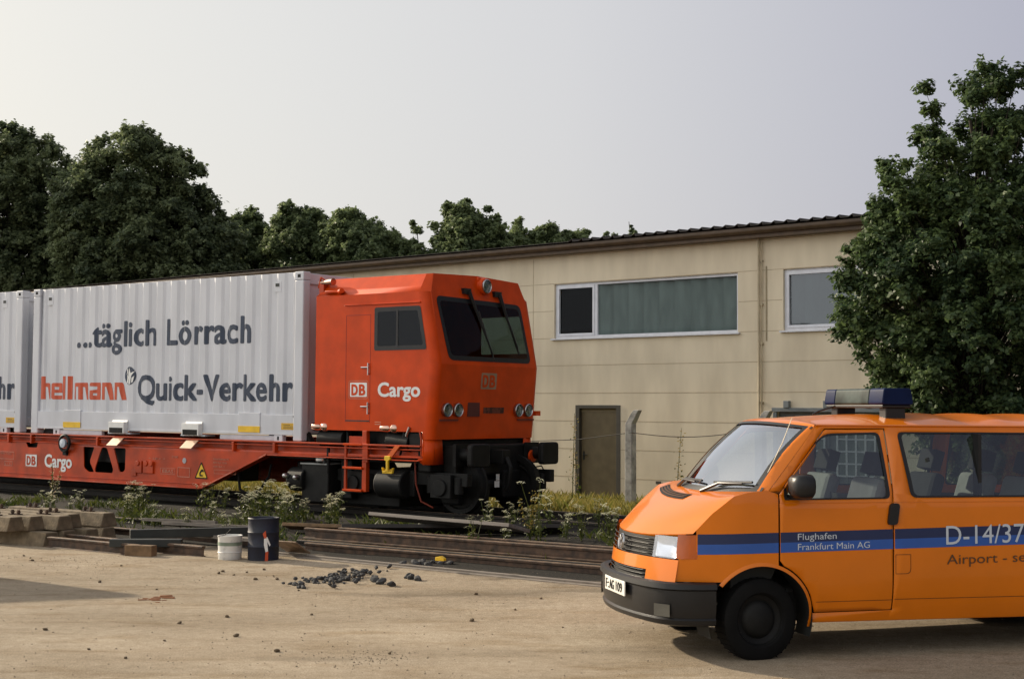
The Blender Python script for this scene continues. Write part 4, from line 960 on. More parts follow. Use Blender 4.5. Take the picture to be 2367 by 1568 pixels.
    for s_ in (1, -1):
        pi = MB(); pi.grid(lambda t, k: wsp(t, s_*(.95+.05*k))+Vector((.004, 0, .01)) if k < 1 else Vector((-.072-(.455)*t, s_*(W(-.1-.43*t, 1.325+.51*t)+.001), 1.328+.508*t)), lin(-.02, 1.0, 6), [0, .5, 1])
        pi.build('pillar', M_oran, c, 60)
    def roof(x, b):
        f = max(0, min(1, (-.53-x)/.9)); k = abs(b)
        y = W(min(x, -.53), 1.838)*b
        x2 = x
        zt_ = 1.838+.095*(1-k**2.6)*(.55+.45*math.sin(f*math.pi/2))
        for rx in (-1.75, -2.25, -2.75, -3.2): zt_ += .014*math.exp(-((x-rx)/.13)**2)*(1 if k < .82 else max(0, 1-(k-.82)/.12))
        if x > -.53: 
            u = (x+.53)/.16; p = wsp(.985, b); q_ = Vector((-.53, y, zt_))
        return (x, y, zt_)
    xs = [-.53, -.60, -.70, -.85]+lin(-1.0, -3.6, 40)+[-3.66]
    bsr = lin(-1, -.7, 6)+lin(-.6, .6, 8)+lin(.7, 1, 6)
    ro = MB().grid(roof, xs, bsr)
    ro.grid(lambda t, b: Vector(wsp(.97, b))*(1-t)+Vector(roof(-.53, b))*t+Vector((0, 0, .012))*math.sin(math.pi*t)+Vector((0, 0, .008))*(1-t), lin(0, 1, 6), bsr)
    ro.build('roof', M_oran, c, 50)
    gu = MB()
    for s_ in (1, -1): gu.grid(lambda x, k: (x, s_*(W(x, 1.838)+(.014 if k == 1 else .0)), 1.838+(.012 if k == 2 else (-.004 if k == 0 else .003))), xs, [0, 1, 2])
    gu.build('rain_gutter', M_oran, c, 60)
    # back of the van
    MB().grid(lambda z, b: (-3.79+.10*max(0, z-1.0)**1.3-.05*(1-b*b)*0, W(-3.70, z)*b, z), lin(.4, 1.84, 8), lin(-1, 1, 8)).build('tailgate', M_oran, c, 60)
    MB().box((-3.88, -.85, .35), (-3.70, .85, .58)).build('rear_bumper', M_blackp, c, 0, bevel=.03)
    MB().grid(lambda z, b: (-3.805+.10*max(0, z-1.0)**1.3, .68*b, z), [1.28, 1.5, 1.75], lin(-1, 1, 4)).build('rear_window', G_side, c, 0)
    for s_ in (1, -1): MB().box((-3.81, s_*.80-.06, .75), (-3.75, s_*.80+.06, 1.12)).build('tail_lamp', M_lamp, c, 0, bevel=.01)
    # wipers, antenna, mirrors
    for (b0, t0, b1, t1) in ((.25, -.05, .80, .04), (-.55, -.05, .02, .04)):
        p0 = wsp(t0, b0)+Vector((.02, 0, .02)); p1 = wsp(t1, b1)+Vector((.03, 0, .03))
        k = MB(); k.tube([p0, (p0+p1)/2+Vector((.02, 0, .035)), p1], [.016, .012, .008], 8); q0 = wsp(t1+.035, b1+.10 if b1 < .5 else .88)+Vector((.02, 0, .02)); q1 = wsp(t1+.02, b1-.42)+Vector((.02, 0, .025)); k.tube([q0, q1], .010, 6); k.build('wiper', M_blackp, c, 40)
    MB().tube([(-.02, .80, 1.325), (-.13, .79, 1.50), (-.24, .775, 1.70), (-.33, .76, 1.90)], [.005, .004, .0035, .0025], 6).build('antenna', mat('antenna_pale', (.65, .55, .38), .4), c, 60)
    for s_ in (1, -1):
        k = MB(); cx, cy, cz = -.30, s_*1.015, 1.37
        secs = [(-.075, .75), (-.055, .95), (0, 1.0), (.055, .92), (.085, .70), (.095, .3)]
        vs_ = []
        for d, q in secs: vs_.append([Vector((cx+d, cy+.115*q*math.copysign(abs(math.cos(t))**.6, math.cos(t)), cz+.098*q*math.copysign(abs(math.sin(t))**.6, math.sin(t)))) for t in lin(0, 2*math.pi, 20)[:-1]])
        n_ = 20
        k.add([p for r_ in vs_ for p in r_], [(i*n_+a, i*n_+(a+1) % n_, (i+1)*n_+(a+1) % n_, (i+1)*n_+a) for i in range(len(secs)-1) for a in range(n_)]+[tuple(range((len(secs)-1)*n_, len(secs)*n_))])
        mi = k.build('mirror', M_blackp, c, 40)
        MB().lathe([(.001, 0), (.09, 0)], Matrix.Translation((cx-.07, cy, cz)) @ Matrix.Rotation(-math.pi/2, 4, 'Y') @ Matrix.Diagonal((.9, 1.1, 1, 1)), 20).build('mirror_glass', M_chrome, mi, 0)
        MB().tube([(-.27, s_*.87, 1.30), (-.28, s_*.95, 1.295), (-.29, s_*1.0, 1.31)], .03, 8).build('mirror_arm', M_blackp, mi, 40)
    # light bar
    lbm = MB(); lbm.box((-1.50, -.53, 1.985), (-1.24, .53, 2.012)); lb = lbm.build('light_bar', M_blackp, c, 0, bevel=.008)
    def lens(y0, y1, m, nm):
        MB().prism(rpoly([(-1.225, 2.012), (-1.245, 2.15), (-1.49, 2.15), (-1.515, 2.012)], .025), lambda x, z: (x, y0, z), (0, y1-y0, 0)).build(nm, m, lb, 40, bevel=.012)
    lens(.30, .55, M_bluel, 'blue_lens'); lens(-.54, -.34, M_bluel, 'blue_lens'); lens(-.335, .295, mat('smoked_lens', (.04, .055, .052), .4, coat=0, var=.5, scale=5, spec=.1), 'clear_lens')
    for s_ in (1, -1): MB().box((-1.46, s_*.45-.06, 1.87), (-1.28, s_*.45+.06, 1.99)).build('bar_foot', M_blackp, lb, 0, bevel=.01)
    MB().tube([(-1.0, -.3, 1.925), (-1.06, -.3, 1.955), (-1.22, -.3, 2.0)], .008, 6).build('roof_aerial', M_blackp, c, 60)
    # interior
    ds = MB(); ds.prism([(.20, 1.20), (-.05, 1.26), (-.25, 1.18), (-.30, .95), (-.1, .55), (.2, .55)], lambda x, z: (x, -.78, z), (0, 1.56, 0)); ds.build('dashboard', M_dark, c, 0)
    stw = MB(); cs = Vector((-.42, .40, 1.16)); ax = Vector((-.5, 0, .87)).normalized(); a1 = Vector((0, 1, 0)); a2 = ax.cross(a1)
    stw.tube([cs+(a1*math.cos(t)+a2*math.sin(t))*.20 for t in lin(0, 2*math.pi, 24)], .016, 8); stw.cyl(cs, cs-ax*.2, .03, n=8); stw.build('steering_wheel', M_blackp, c, 60)
    def seat(x, y, m=M_seat, hd=True, wd_=.25):
        s_ = MB(); s_.box((x-.25, y-wd_, .78), (x+.25, y+wd_, .92)); st_ = s_.build('seat', M_seatd, c, 0, bevel=.04)
        Mx = Matrix.Translation((x-.22, y, .90)) @ Matrix.Rotation(R(-17), 4, 'Y')
        MB().box((-.07, -wd_, 0), (.06, wd_, .53), Mx).build('seat_back', m, st_, 0, bevel=.05)
        if hd: MB().box((-.05, -.13, .56), (.05, .13, .74), Mx).box((-.01, -.06, .5), (.0, -.05, .6), Mx).box((-.01, .05, .5), (.0, .06, .6), Mx).build('headrest', M_seatd, st_, 0, bevel=.04)
    seat(-.80, .45); seat(-.80, -.45); seat(-1.85, -.5, M_seatd); seat(-2.25, .42); seat(-2.25, -.3); seat(-3.0, .4); seat(-3.0, -.3)
    # wheels
    for x, y, st_ in ((-.015, .76, R(7)), (-.015, -.76, R(7)), (-2.93, .76, 0), (-2.93, -.76, 0)):
        s_ = 1 if y > 0 else -1
        Mw = Matrix.Translation((x, y, .322)) @ Matrix.Rotation(st_, 4, 'Z') @ Matrix.Rotation(-math.pi/2*s_, 4, 'X')
        wh = MB().lathe([(.20, -.10), (.29, -.105), (.318, -.085), (.324, -.03), (.324, .03), (.318, .085), (.29, .105), (.215, .10), (.20, .085)], Mw, 40).build('wheel', M_rubber, c, 40)
        MB().lathe([(.20, .085), (.19, .06), (.15, .045), (.13, .07), (.10, .085), (.001, .09)], Mw, 30).build('rim', M_black, wh, 40)
        tr = MB()
        for k in range(40): tr.box((.3235, -.08, -.006), (.327, .08, .006), Mw @ Matrix.Rotation(2*math.pi*k/40, 4, 'Z') @ Matrix.Rotation(math.pi/2, 4, 'X'))
        tr.build('tread', M_rubber, wh, 0)
    MB().box((-1.1, -.05, .22), (.4, .3, .32)).build('exhaust', M_black, c, 0, bevel=.03)
van()

# ------------------------------------------------------------------ trees
def in_poly(P, x, z):
    n = len(P); r = np.zeros(len(x), bool)
    for i in range(n):
        x0, z0 = P[i-1]; x1, z1 = P[i]
        c = ((z0 > z) != (z1 > z)) & (x < (x1-x0)*(z-z0)/(z1-z0+1e-12)+x0)
        r ^= c
    return r
def edge_dist(P, x, z):
    d = np.full(len(x), 1e9)
    for i in range(len(P)):
        a = np.array(P[i-1]); b = np.array(P[i]); ab = b-a
        t = np.clip(((x-a[0])*ab[0]+(z-a[1])*ab[1])/(ab@ab+1e-12), 0, 1)
        d = np.minimum(d, np.hypot(x-a[0]-t*ab[0], z-a[1]-t*ab[1]))
    return d
def leaf_mesh(name, C, size, rng, m, parent, up=.5, D=None):
    n = len(C)
    d = rng.normal(size=(n, 3)); d[:, 2] += up
    if D is not None: d = D*1.15+d*.62
    d /= np.linalg.norm(d, axis=1)[:, None]
    a = np.cross(d, rng.normal(size=(n, 3))); a /= np.linalg.norm(a, axis=1)[:, None]; b = np.cross(d, a)
    s = size*rng.uniform(.55, 1.4, n)[:, None]
    v = np.empty((n, 4, 3))
    v[:, 0] = C-a*s*.62; v[:, 1] = C+b*s*.40+d*s*.10; v[:, 2] = C+a*s*.62-d*s*.08; v[:, 3] = C-b*s*.40+d*s*.10
    me = bpy.data.meshes.new(name)
    me.vertices.add(4*n); me.vertices.foreach_set('co', v.reshape(-1).astype(np.float32))
    me.loops.add(4*n); me.loops.foreach_set('vertex_index', np.arange(4*n, dtype=np.int32))
    me.polygons.add(n); me.polygons.foreach_set('loop_start', np.arange(0, 4*n, 4, dtype=np.int32)); me.polygons.foreach_set('loop_total', np.full(n, 4, np.int32))
    me.update(calc_edges=True); me.validate(); me.materials.append(m)
    o = bpy.data.objects.new(name, me); col.objects.link(o); o.parent = parent
    return o
def tree(name, px, Y, thick, nb, per, rb, leaf, m, label, group, seed, trunk_px=None, tr_r=.18, cat='tree', rise=.45):
    """boughs of radius rb spread through the crown; every bough is a loose shell of leafy twigs round its own limb"""
    rng = np.random.default_rng(seed)
    P3 = [at(u, v, Y) for u, v in px]; P = [(p.x, p.z) for p in P3]
    x0 = min(p[0] for p in P); x1 = max(p[0] for p in P); z0 = min(p[1] for p in P); z1 = max(p[1] for p in P)
    bx = (x0+x1)/2 if trunk_px is None else at(trunk_px, 700, Y).x
    gz = ground_z(bx, Y)
    t = empty(name, Matrix.Translation((bx, Y, gz)), label, cat, group)
    X = rng.uniform(x0, x1, nb*40); Z = rng.uniform(z0, z1, nb*40)
    k = in_poly(P, X, Z); X = X[k]; Z = Z[k]; D = edge_dist(P, X, Z)
    B = []; RB = []
    for x, z, d_ in zip(X, Z, D):
        r_ = rb*rng.uniform(.55, 1.15)
        if d_ < r_*.16: continue
        r_ = min(r_, d_*1.15+rb*.38)
        dep = min(math.sqrt(d_*1.6)*.9+d_*.5, thick)
        u = rng.uniform(-1, 1); y = np.sign(u)*abs(u)**.8*dep
        c_ = np.array([x, y, z])
        if any(np.linalg.norm(c_-q) < .43*(r_+r2) for q, r2 in zip(B, RB)): continue
        B.append(c_); RB.append(r_)
        if len(B) >= nb: break
    pts = []; dirs = []; ends = []
    ctr = np.array([(x0+x1)/2, 0, z0+(z1-z0)*.35])
    for c_, r_ in zip(B, RB):
        out = (c_-ctr)*np.array([1, 1, .6]); out /= np.linalg.norm(out)+1e-6
        gdir = out*.75+np.array([0, 0, rise]); gdir /= np.linalg.norm(gdir)
        nt = int(rng.integers(12, 18)); npt = int(per*(r_/rb)**1.7/nt)+4
        for q in range(nt):                                # twigs fan out from the limb end
            d3 = rng.normal(size=3); d3[2] *= .7; d3 = d3/np.linalg.norm(d3)+gdir*.75; d3 /= np.linalg.norm(d3)
            L_ = r_*rng.uniform(.65, 1.25)
            tt = rng.random(npt)**.55
            pp = c_-gdir*r_*.35+d3*(tt*L_)[:, None]+rng.normal(size=(npt, 3))*(r_*.17*(1.25-.75*tt))[:, None]
            pp[:, 2] -= .10*r_*tt*tt
            pts.append(pp); dirs.append(np.repeat((d3*.7+np.array([0, 0, .55]))[None], npt, 0))
        ends.append(c_-gdir*r_*.3)
    Lp = np.concatenate(pts)+np.array([0, Y, 0])-np.array([bx, Y, gz]); Dn = np.concatenate(dirs)
    leaf_mesh('crown', Lp, leaf, rng, m, t, .3, Dn)
    b = MB(); top = (z0+z1)/2+(z1-z0)*.30-gz
    ax = [Vector((.12*math.sin(i*1.7), .12*math.cos(i*2.3), top*i/6)) if i else Vector((0, 0, -.1)) for i in range(7)]
    b.tube(ax, [tr_r*(1.25 if i == 0 else 1-.13*i) for i in range(7)], 10)
    for c_ in ends:
        e = Vector(c_)-Vector((bx, 0, gz)); h = max(.2, min(.92, e.z/top*.62)); s0 = Vector((0, 0, top*h))
        mdp = s0.lerp(e, .5)+Vector((0, 0, .06*(e-s0).length)); b.tube([s0, mdp, e], [tr_r*.20, tr_r*.11, tr_r*.03], 5)
    b.build('trunk', M_trunk, t, 60)
    return t
ML1 = leafmat('far_leaf_dark', (.078, .108, .060), (.23, .275, .135), .5, .45)
ML2 = leafmat('far_leaf_mid', (.085, .122, .062), (.23, .285, .130), .5, .6)
ML3 = leafmat('maple_leaf', (.034, .062, .030), (.12, .172, .062), .42, 1.1)
FG = 'trees behind the workshop'
tree('broadleaf_tree', [(-160,760),(-170,420),(-90,330),(-30,290),(40,288),(75,308),(120,295),(112,325),(150,345),(185,400),(215,760)], 63, 4.5, 260, 900, .90, .135, ML1, 'dark broadleaf tree cut off by the left photo edge behind the hall', FG, 1)
tree('broadleaf_tree', [(110,760),(125,430),(165,390),(212,345),(222,300),(250,335),(283,292),(330,292),(375,332),(440,352),(468,380),(452,420),(497,448),(502,485),(545,520),(575,760)], 60, 4.5, 330, 900, .88, .135, ML1, 'tallest broad green tree of the row, above the lettered container', FG, 2)
tree('broadleaf_tree', [(470,760),(500,530),(545,505),(575,475),(598,500),(625,520),(660,560),(680,740)], 66, 3, 150, 800, .70, .13, ML2, 'small pale green tree with a peaked top right of the tallest tree', FG, 3)
tree('broadleaf_tree', [(600,730),(615,550),(648,485),(665,462),(690,492),(735,478),(760,520),(775,720)], 64, 3, 150, 800, .66, .125, ML2, 'bushy tree with two pointed tips above the container corner', FG, 4)
tree('broadleaf_tree', [(715,720),(740,530),(765,500),(800,476),(835,500),(875,512),(905,530),(935,548),(965,600),(985,700)], 62, 3, 190, 800, .68, .125, ML2, 'rounded green tree behind the roof between two peaked trees', FG, 5)
tree('sapling', [(935,680),(945,560),(952,505),(968,510),(972,560),(1000,590),(1000,680)], 61, 1.2, 40, 300, .36, .115, ML2, 'thin wispy young tree above the roof behind the cab', FG, 6, tr_r=.08)
tree('broadleaf_tree', [(985,690),(990,580),(1005,545),(995,520),(1022,508),(1018,462),(1050,475),(1080,460),(1095,490),(1140,476),(1130,505),(1160,500),(1170,540),(1215,560),(1215,680)], 60, 2.5, 230, 520, .50, .12, ML2, 'spiky topped tree above the roof right behind the red cab', FG, 7)
tree('broadleaf_tree', [(1150,670),(1165,545),(1190,512),(1205,500),(1225,535),(1275,505),(1290,535),(1335,535),(1368,515),(1350,560),(1345,650)], 62, 2, 150, 480, .46, .12, ML2, 'low bushy tree at the right end of the treetops', FG, 8)
tree('spruce_tree', [(1435,580),(1448,545),(1442,535),(1452,525),(1457,495),(1462,525),(1472,535),(1466,548),(1480,580)], 64, .6, 30, 110, .16, .09, ML2, 'small pointed spruce tip showing over the roof edge', FG, 9, tr_r=.06)
tree('sapling', [(1380,600),(1392,550),(1400,530),(1425,545),(1440,560),(1445,600)], 63, .6, 20, 140, .24, .1, ML2, 'sparse treetop just over the roof left of the spruce tip', FG, 10, tr_r=.05)
tree('maple_tree', [(2303,70),(2318,130),(2340,170),(2372,260),(2410,400),(2470,640),(2500,960),(2420,1120),(2200,1120),(2100,1010),(2025,918),(1985,880),(2010,850),(1968,800),(1942,770),(1925,735),(1945,690),(1935,640),(1948,575),(2002,540),(2008,480),(2030,400),(2012,362),(2028,372),(2040,405),(2050,342),(2070,345),(2085,400),(2110,420),(2138,395),(2126,330),(2134,265),(2120,225),(2140,172),(2164,225),(2182,275),(2184,330),(2206,348),(2230,310),(2226,260),(2238,190),(2246,130),(2280,160)], 22.5, 1.9, 430, 520, .37, .068, ML3, 'tall dark green maple in front of the workshop wall behind the van', None, 11, trunk_px=2260, tr_r=.11, rise=.6)

# ------------------------------------------------------------------ grass and weeds
def blades(name, pts, h, wd, m, rng, parent=None, lean=.35):
    n = len(pts); ang = rng.uniform(0, 2*math.pi, n); hh = h*rng.uniform(.5, 1.3, n); w = wd*rng.uniform(.7, 1.3, n)
    d = np.stack([np.cos(ang), np.sin(ang), np.zeros(n)], 1); ln = rng.normal(size=(n, 2))*lean
    v = np.empty((n, 4, 3)); P = np.asarray(pts)
    tip = P+np.stack([ln[:, 0]*hh, ln[:, 1]*hh, hh], 1); midp = P+np.stack([ln[:, 0]*hh*.3, ln[:, 1]*hh*.3, hh*.55], 1)
    v[:, 0] = P-d*w[:, None]*.5; v[:, 1] = midp-d*w[:, None]*.45; v[:, 2] = tip; v[:, 3] = P+d*w[:, None]*.5
    me = bpy.data.meshes.new(name)
    me.vertices.add(4*n); me.vertices.foreach_set('co', v.reshape(-1).astype(np.float32))
    me.loops.add(4*n); me.loops.foreach_set('vertex_index', np.arange(4*n, dtype=np.int32))
    me.polygons.add(n); me.polygons.foreach_set('loop_start', np.arange(0, 4*n, 4, dtype=np.int32)); me.polygons.foreach_set('loop_total', np.full(n, 4, np.int32))
    me.update(calc_edges=True); me.materials.append(m)
    o = bpy.data.objects.new(name, me); col.objects.link(o)
    if parent: o.parent = parent
    return o
rng = np.random.default_rng(5)
def strip(n, s0, s1, q0, q1, clump=0):
    s = rng.uniform(s0, s1, n); q = rng.uniform(q0, q1, n); out = []
    for a, b in zip(s, q):
        if clump and noise.noise(Vector((a*.9, b*.9, 3))) < clump-.5: continue
        p = TR @ Vector((a, b, -1)); out.append((p.x, p.y, ground_z(p.x, p.y)-.01))
    return out
tag(blades('grass', strip(52000, -26, 12, 3.5, 9.5), .24, .016, M_grass, rng), 'dry yellow green grass strip between track and workshop', 'grass', kind='stuff')
tag(blades('ballast_weeds', strip(9000, -14, 9, -2.6, -.4, .52), .13, .016, M_weed, rng, None, .6), 'low dark green weeds growing through the ballast', 'weeds', kind='stuff')

def weed(kind, seed):
    r = random.Random(seed); rg = np.random.default_rng(seed)
    t = empty('flowering_weed', Matrix(), 'x', 'plant')
    st = MB(); lv = []; HD = []
    n = {'umbel': 7, 'tall': 5, 'dry': 4, 'stalk': 1}[kind]
    for i in range(n):
        heads = MB(); HD.append(heads)
        a = r.uniform(0, 6.28); h = {'umbel': r.uniform(.30, .62), 'tall': r.uniform(.6, 1.0), 'dry': r.uniform(.5, .9), 'stalk': 1.15}[kind]; d = r.uniform(.03, .24)*h*1.4
        tip = Vector((math.cos(a)*d, math.sin(a)*d, h)); st.tube([(0, 0, 0), tip*.5+Vector((0, 0, .05)), tip], [.006, .005, .003], 5)
        for k in range(9 if kind != 'stalk' else 20): lv.append(tip*r.uniform(.10, .80)+Vector((r.gauss(0, .05), r.gauss(0, .05), r.gauss(0, .04))))
        if kind in ('umbel', 'tall'):
            for k in range(1):
                c_ = tip+Vector((r.gauss(0, .07), r.gauss(0, .07), r.uniform(-.1, .02)))*(0 if k == 0 else 1); rad = r.uniform(.040, .075)
                st.tube([tip*.8, c_], .003, 4)
                tilt = Matrix.Translation(c_) @ Matrix.Rotation(r.uniform(-.6, .6), 4, 'X') @ Matrix.Rotation(r.uniform(-.6, .6), 4, 'Y')
                for q in range(26):
                    aa = r.uniform(0, 6.28); rr = rad*math.sqrt(r.random()); p = tilt @ Vector((rr*math.cos(aa), rr*math.sin(aa), -rr*rr*4)); s_ = .012
                    heads.add([p+Vector((-s_, 0, 0)), p+Vector((0, -s_, .004)), p+Vector((s_, 0, .002)), p+Vector((0, s_, .006))], [(0, 1, 2, 3)])
        else:
            for q in range(34):
                f = r.uniform(.35, 1.0); p = tip*f+Vector((r.gauss(0, .025), r.gauss(0, .025), 0)); s_ = .014
                heads.add([p+Vector((-s_, 0, 0)), p+Vector((0, -s_, .012)), p+Vector((s_, 0, .004)), p+Vector((0, s_, .016))], [(0, 1, 2, 3)])
    st.build('stem', M_weed, t, 60)
    leaf_mesh('foliage', np.array([tuple(p) for p in lv]), .040, rg, M_weed, t, .8)
    for heads in HD: heads.build('flower_head', M_umbel if kind in ('umbel', 'tall') else M_dry, t, 0)
    return t
kinds = {k: [weed(k, 10*i+j) for j in range(3 if k == 'umbel' else 1)] for i, k in enumerate(('umbel', 'tall', 'dry', 'stalk'))}
used = set()
def plant(kind, x, y, s=1, label='', group=None, z=None):
    lst = kinds[kind]; o = lst[random.randrange(len(lst))]
    M = Matrix.Translation((x, y, ground_z(x, y)-.01 if z is None else z)) @ Matrix.Rotation(random.uniform(0, 6.28), 4, 'Z') @ Matrix.Scale(s, 4)
    if o.name in used: o = dup(o, M)
    else: used.add(o.name); o.matrix_world = M
    o['label'] = label
    if group: o['group'] = group
    return o
def on_ground(u, v, z=0):
    d = at(u, v, 1)-Vector((0, 0, CAMH)); t = (z-CAMH)/d.z; return d*t+Vector((0, 0, CAMH))
GW = 'white flowering weeds in the ballast'
r = random.Random(8)
def bed(n, u0, u1, v0, v1, label, s=1.):
    for i in range(n):
        p = on_ground(r.uniform(u0, u1), r.uniform(v0, v1), .12); plant('umbel', p.x, p.y, s*r.uniform(.55, .95), label, GW)
bed(11, 470, 680, 1190, 1235, 'white flowering weed in the dense patch behind the blue drum')
bed(9, 575, 660, 1205, 1228, 'white flowering weed of the bushy clump rising right behind the blue drum', 1.15)
bed(9, 240, 470, 1185, 1225, 'white flowering weed in the dark ballast below the wagon beam')
bed(6, 690, 860, 1215, 1240, 'white flowering weed below the cab ladder beside the grey plank')
bed(11, 1090, 1310, 1240, 1275, 'white flowering weed in the patch right of the grey plank')
bed(4, 100, 220, 1185, 1200, 'white flowering weed behind the stacked concrete sleepers')
bed(4, 1320, 1420, 1245, 1280, 'white flowering weed near the front of the van')
p = on_ground(122, 1190, .1); plant('dry', p.x, p.y, 1.0, 'tall yellow dock stalk behind the stacked concrete sleepers')
p = on_ground(1240, 1262, .1); plant('tall', p.x, p.y, .95, 'tallest white flowering weed right of the grey plank')
p = on_ground(1225, 1265, .1); plant('dry', p.x, p.y, .8, 'yellow dried weed standing in the white flowers by the grey plank')
p = on_ground(640, 1225, .05); plant('dry', p.x, p.y, .5, 'short yellow weed behind the blue drum')
for u, v, s, lb in ((1322, 1168, 1.7, 'tall thin dark weed stalk left of the brown door'), (1340, 1180, 1.1, 'shorter weed stalk at the foot of the brown door'), (1560, 1190, 1.45, 'rusty brown dock stalk showing above the van bonnet')):
    p = on_ground(u, v, -.05); plant('stalk' if u != 1560 else 'stalk', p.x, p.y, s, lb)

# ------------------------------------------------------------------ concrete fence posts and wire
def posts():
    M0 = Vector((2.33, 28.0, 0)); d = Vector((.768, -.64, 0))
    tops = []
    for t, lb in ((0, 'grey concrete fence post with angled tip beside the brown door'), (2.89, 'concrete fence post with only its angled tip above the van roof'), (5.8, 'concrete fence post hidden behind the van')):
        if t > 5: continue
        p = M0+d*t; p.z = ground_z(p.x, p.y)
        M = Matrix.Translation(p) @ Matrix.Rotation(-.6951, 4, 'Z')
        b = MB(); w_ = .085; h = 1.66-p.z
        ring = lambda z, dx, k: [(dx-w_*k, -w_*k, z), (dx+w_*k, -w_*k, z), (dx+w_*k, w_*k, z), (dx-w_*k, w_*k, z)]
        pts = ring(-.1, 0, 1)+ring(h, 0, .95)+ring(h+.20, .12, .85)+ring(h+.27, .17, .75)
        b.add(pts, [(3, 2, 1, 0)]+[(4*i+k, 4*i+(k+1) % 4, 4*i+4+(k+1) % 4, 4*i+4+k) for i in range(3) for k in range(4)]+[(12, 13, 14, 15)])
        o = b.build('fence_post', M_conc2, None, 0, bevel=.012, M=M); tag(o, lb, 'fence post', 'concrete fence posts')
        tops.append(p+Vector((0, 0, h-.05)))
    a, e = tops[0], tops[1]
    MB().tube([a.lerp(e, t)+Vector((0, -.1, -.12*math.sin(math.pi*t)+.12*t-.12)) for t in lin(0, 1, 10)], .008, 5).tube([a+Vector((-2.2, 1.8, -.35)), a+Vector((-1.0, .8, -.28)), a+Vector((0, -.1, -.12))], .008, 5).build('fence_wire', M_raild, None, 60)
    tag(bpy.data.objects['fence_wire'], 'sagging rusty wire strung from the concrete fence post', 'wire')
M_conc2 = mat('post_concrete', (.36, .355, .33), .9, var=.35, scale=7, bump=.25)
posts()

# ------------------------------------------------------------------ things lying along the yard edge
YW = .625                                                 # direction of everything stacked along the track
def LM(x, y, z=0, yaw=YW, roll=0): return Matrix.Translation((x, y, z)) @ Matrix.Rotation(-yaw, 4, 'Z') @ Matrix.Rotation(roll, 4, 'X')
GR = 'rails lying at the yard edge'
def lying_rail(x, y, z, L, label, m=M_rail, yaw=YW, roll=0, h=.15, name='loose_rail'):
    """(x, y): right hand end; the rail runs to the left from there"""
    t = empty(name, LM(x, y, z, yaw, roll), label, 'rail', GR)
    MB().prism(rail_profile(h), lambda a, zz: (-L, a, zz), (L, 0, 0)).build('rail_body', m, t, 30)
    MB().box((-L+.01, -.022, h-.0005), (-.01, .022, h+.002)).build('rail_head', M_railtop, t, 0)
    return t
e = on_ground(470, 1288); lying_rail(e.x, e.y, 0, 3.2, 'short rusty rail with its cut end left of the white bucket')
e = on_ground(380, 1284); lying_rail(e.x-.28, e.y-.06, 0, 1.95, 'front short rusty rail ending at the brown wood block')
e = on_ground(520, 1272); lying_rail(e.x+.3, e.y+.25, 0, 4.0, 'rusty rail lying third behind the white bucket')
e = on_ground(560, 1250); lying_rail(e.x+.4, e.y+.2, .02, 5.0, 'dark rail furthest back behind the white bucket', M_raild)
b0 = on_ground(325, 1285)
tag(MB().box((-.2, -.07, 0), (.2, .07, .15)).build('wood_block', M_woodb, None, 0, bevel=.01, M=LM(b0.x, b0.y, 0, .3)), 'brown wooden block at the end of the front short rail', 'block')
# the long stack to the right of the drum, running on behind the van
E0 = on_ground(1395, 1338)
lab = ['front rail of the long stack, on the ground', 'second rail of the long stack, on the ground', 'third rail of the long stack, on the ground', 'rearmost rail of the long stack, on the ground', 'front rail in the upper layer of the long stack', 'rear rail in the upper layer of the long stack']
ux, uy = math.cos(YW), -math.sin(YW); nx, ny = math.sin(YW), math.cos(YW)
for i, (q, z) in enumerate(((0, 0), (.22, 0), (.46, 0), (.95, .02), (.36, .155), (.66, .155))):
    ext = 5.0+.3*(i % 3); L = ext+4.7+(.35 if i in (1, 4) else 0)-.45*(i == 2)
    lying_rail(E0.x+ux*ext+nx*q, E0.y+uy*ext+ny*q, z, L, lab[i], M_raild if i in (1, 2, 3) else M_rail)
for i, q in enumerate((.58, .78)):
    tag(MB().box((-3.9, q-.06, .0), (5.4, q+.06, .145)).build('timber_beam', M_raild, None, 0, M=LM(E0.x, E0.y, 0)), ('dark oily timber under the upper rails, nearer the yard', 'dark oily timber under the upper rails, nearer the track')[i], 'timber', 'timbers under the rail stack')
S0 = on_ground(1000, 1322)
for i, q in enumerate((0, .13, .20)):
    tag(MB().box((-3.1+.25*(i == 1), q-.035, .0), (4.6, q+.035, (.035, .05, .03)[i])).build('flat_bar', M_flat if False else M_wood, None, 0, bevel=.004, M=LM(S0.x, S0.y, 0, YW+.035)), ('pale flat bar on the yard, nearest the stones', 'pale flat bar on the yard, middle and thickest', 'pale flat bar on the yard, nearest the rails')[i], 'bar', 'flat bars lying on the yard')
yb = on_ground(1015, 1302, .12); tag(MB().prism([(-.06, 0), (.06, 0), (.06, .03), (.01, .055), (-.06, .04)], lambda a, z: (a, 0, z), (0, .06, 0)).build('yellow_wedge', M_yel, None, 0, bevel=.006, M=LM(yb.x, yb.y, .155, .5)), 'yellow wedge shaped block lying on the front rail', 'block')
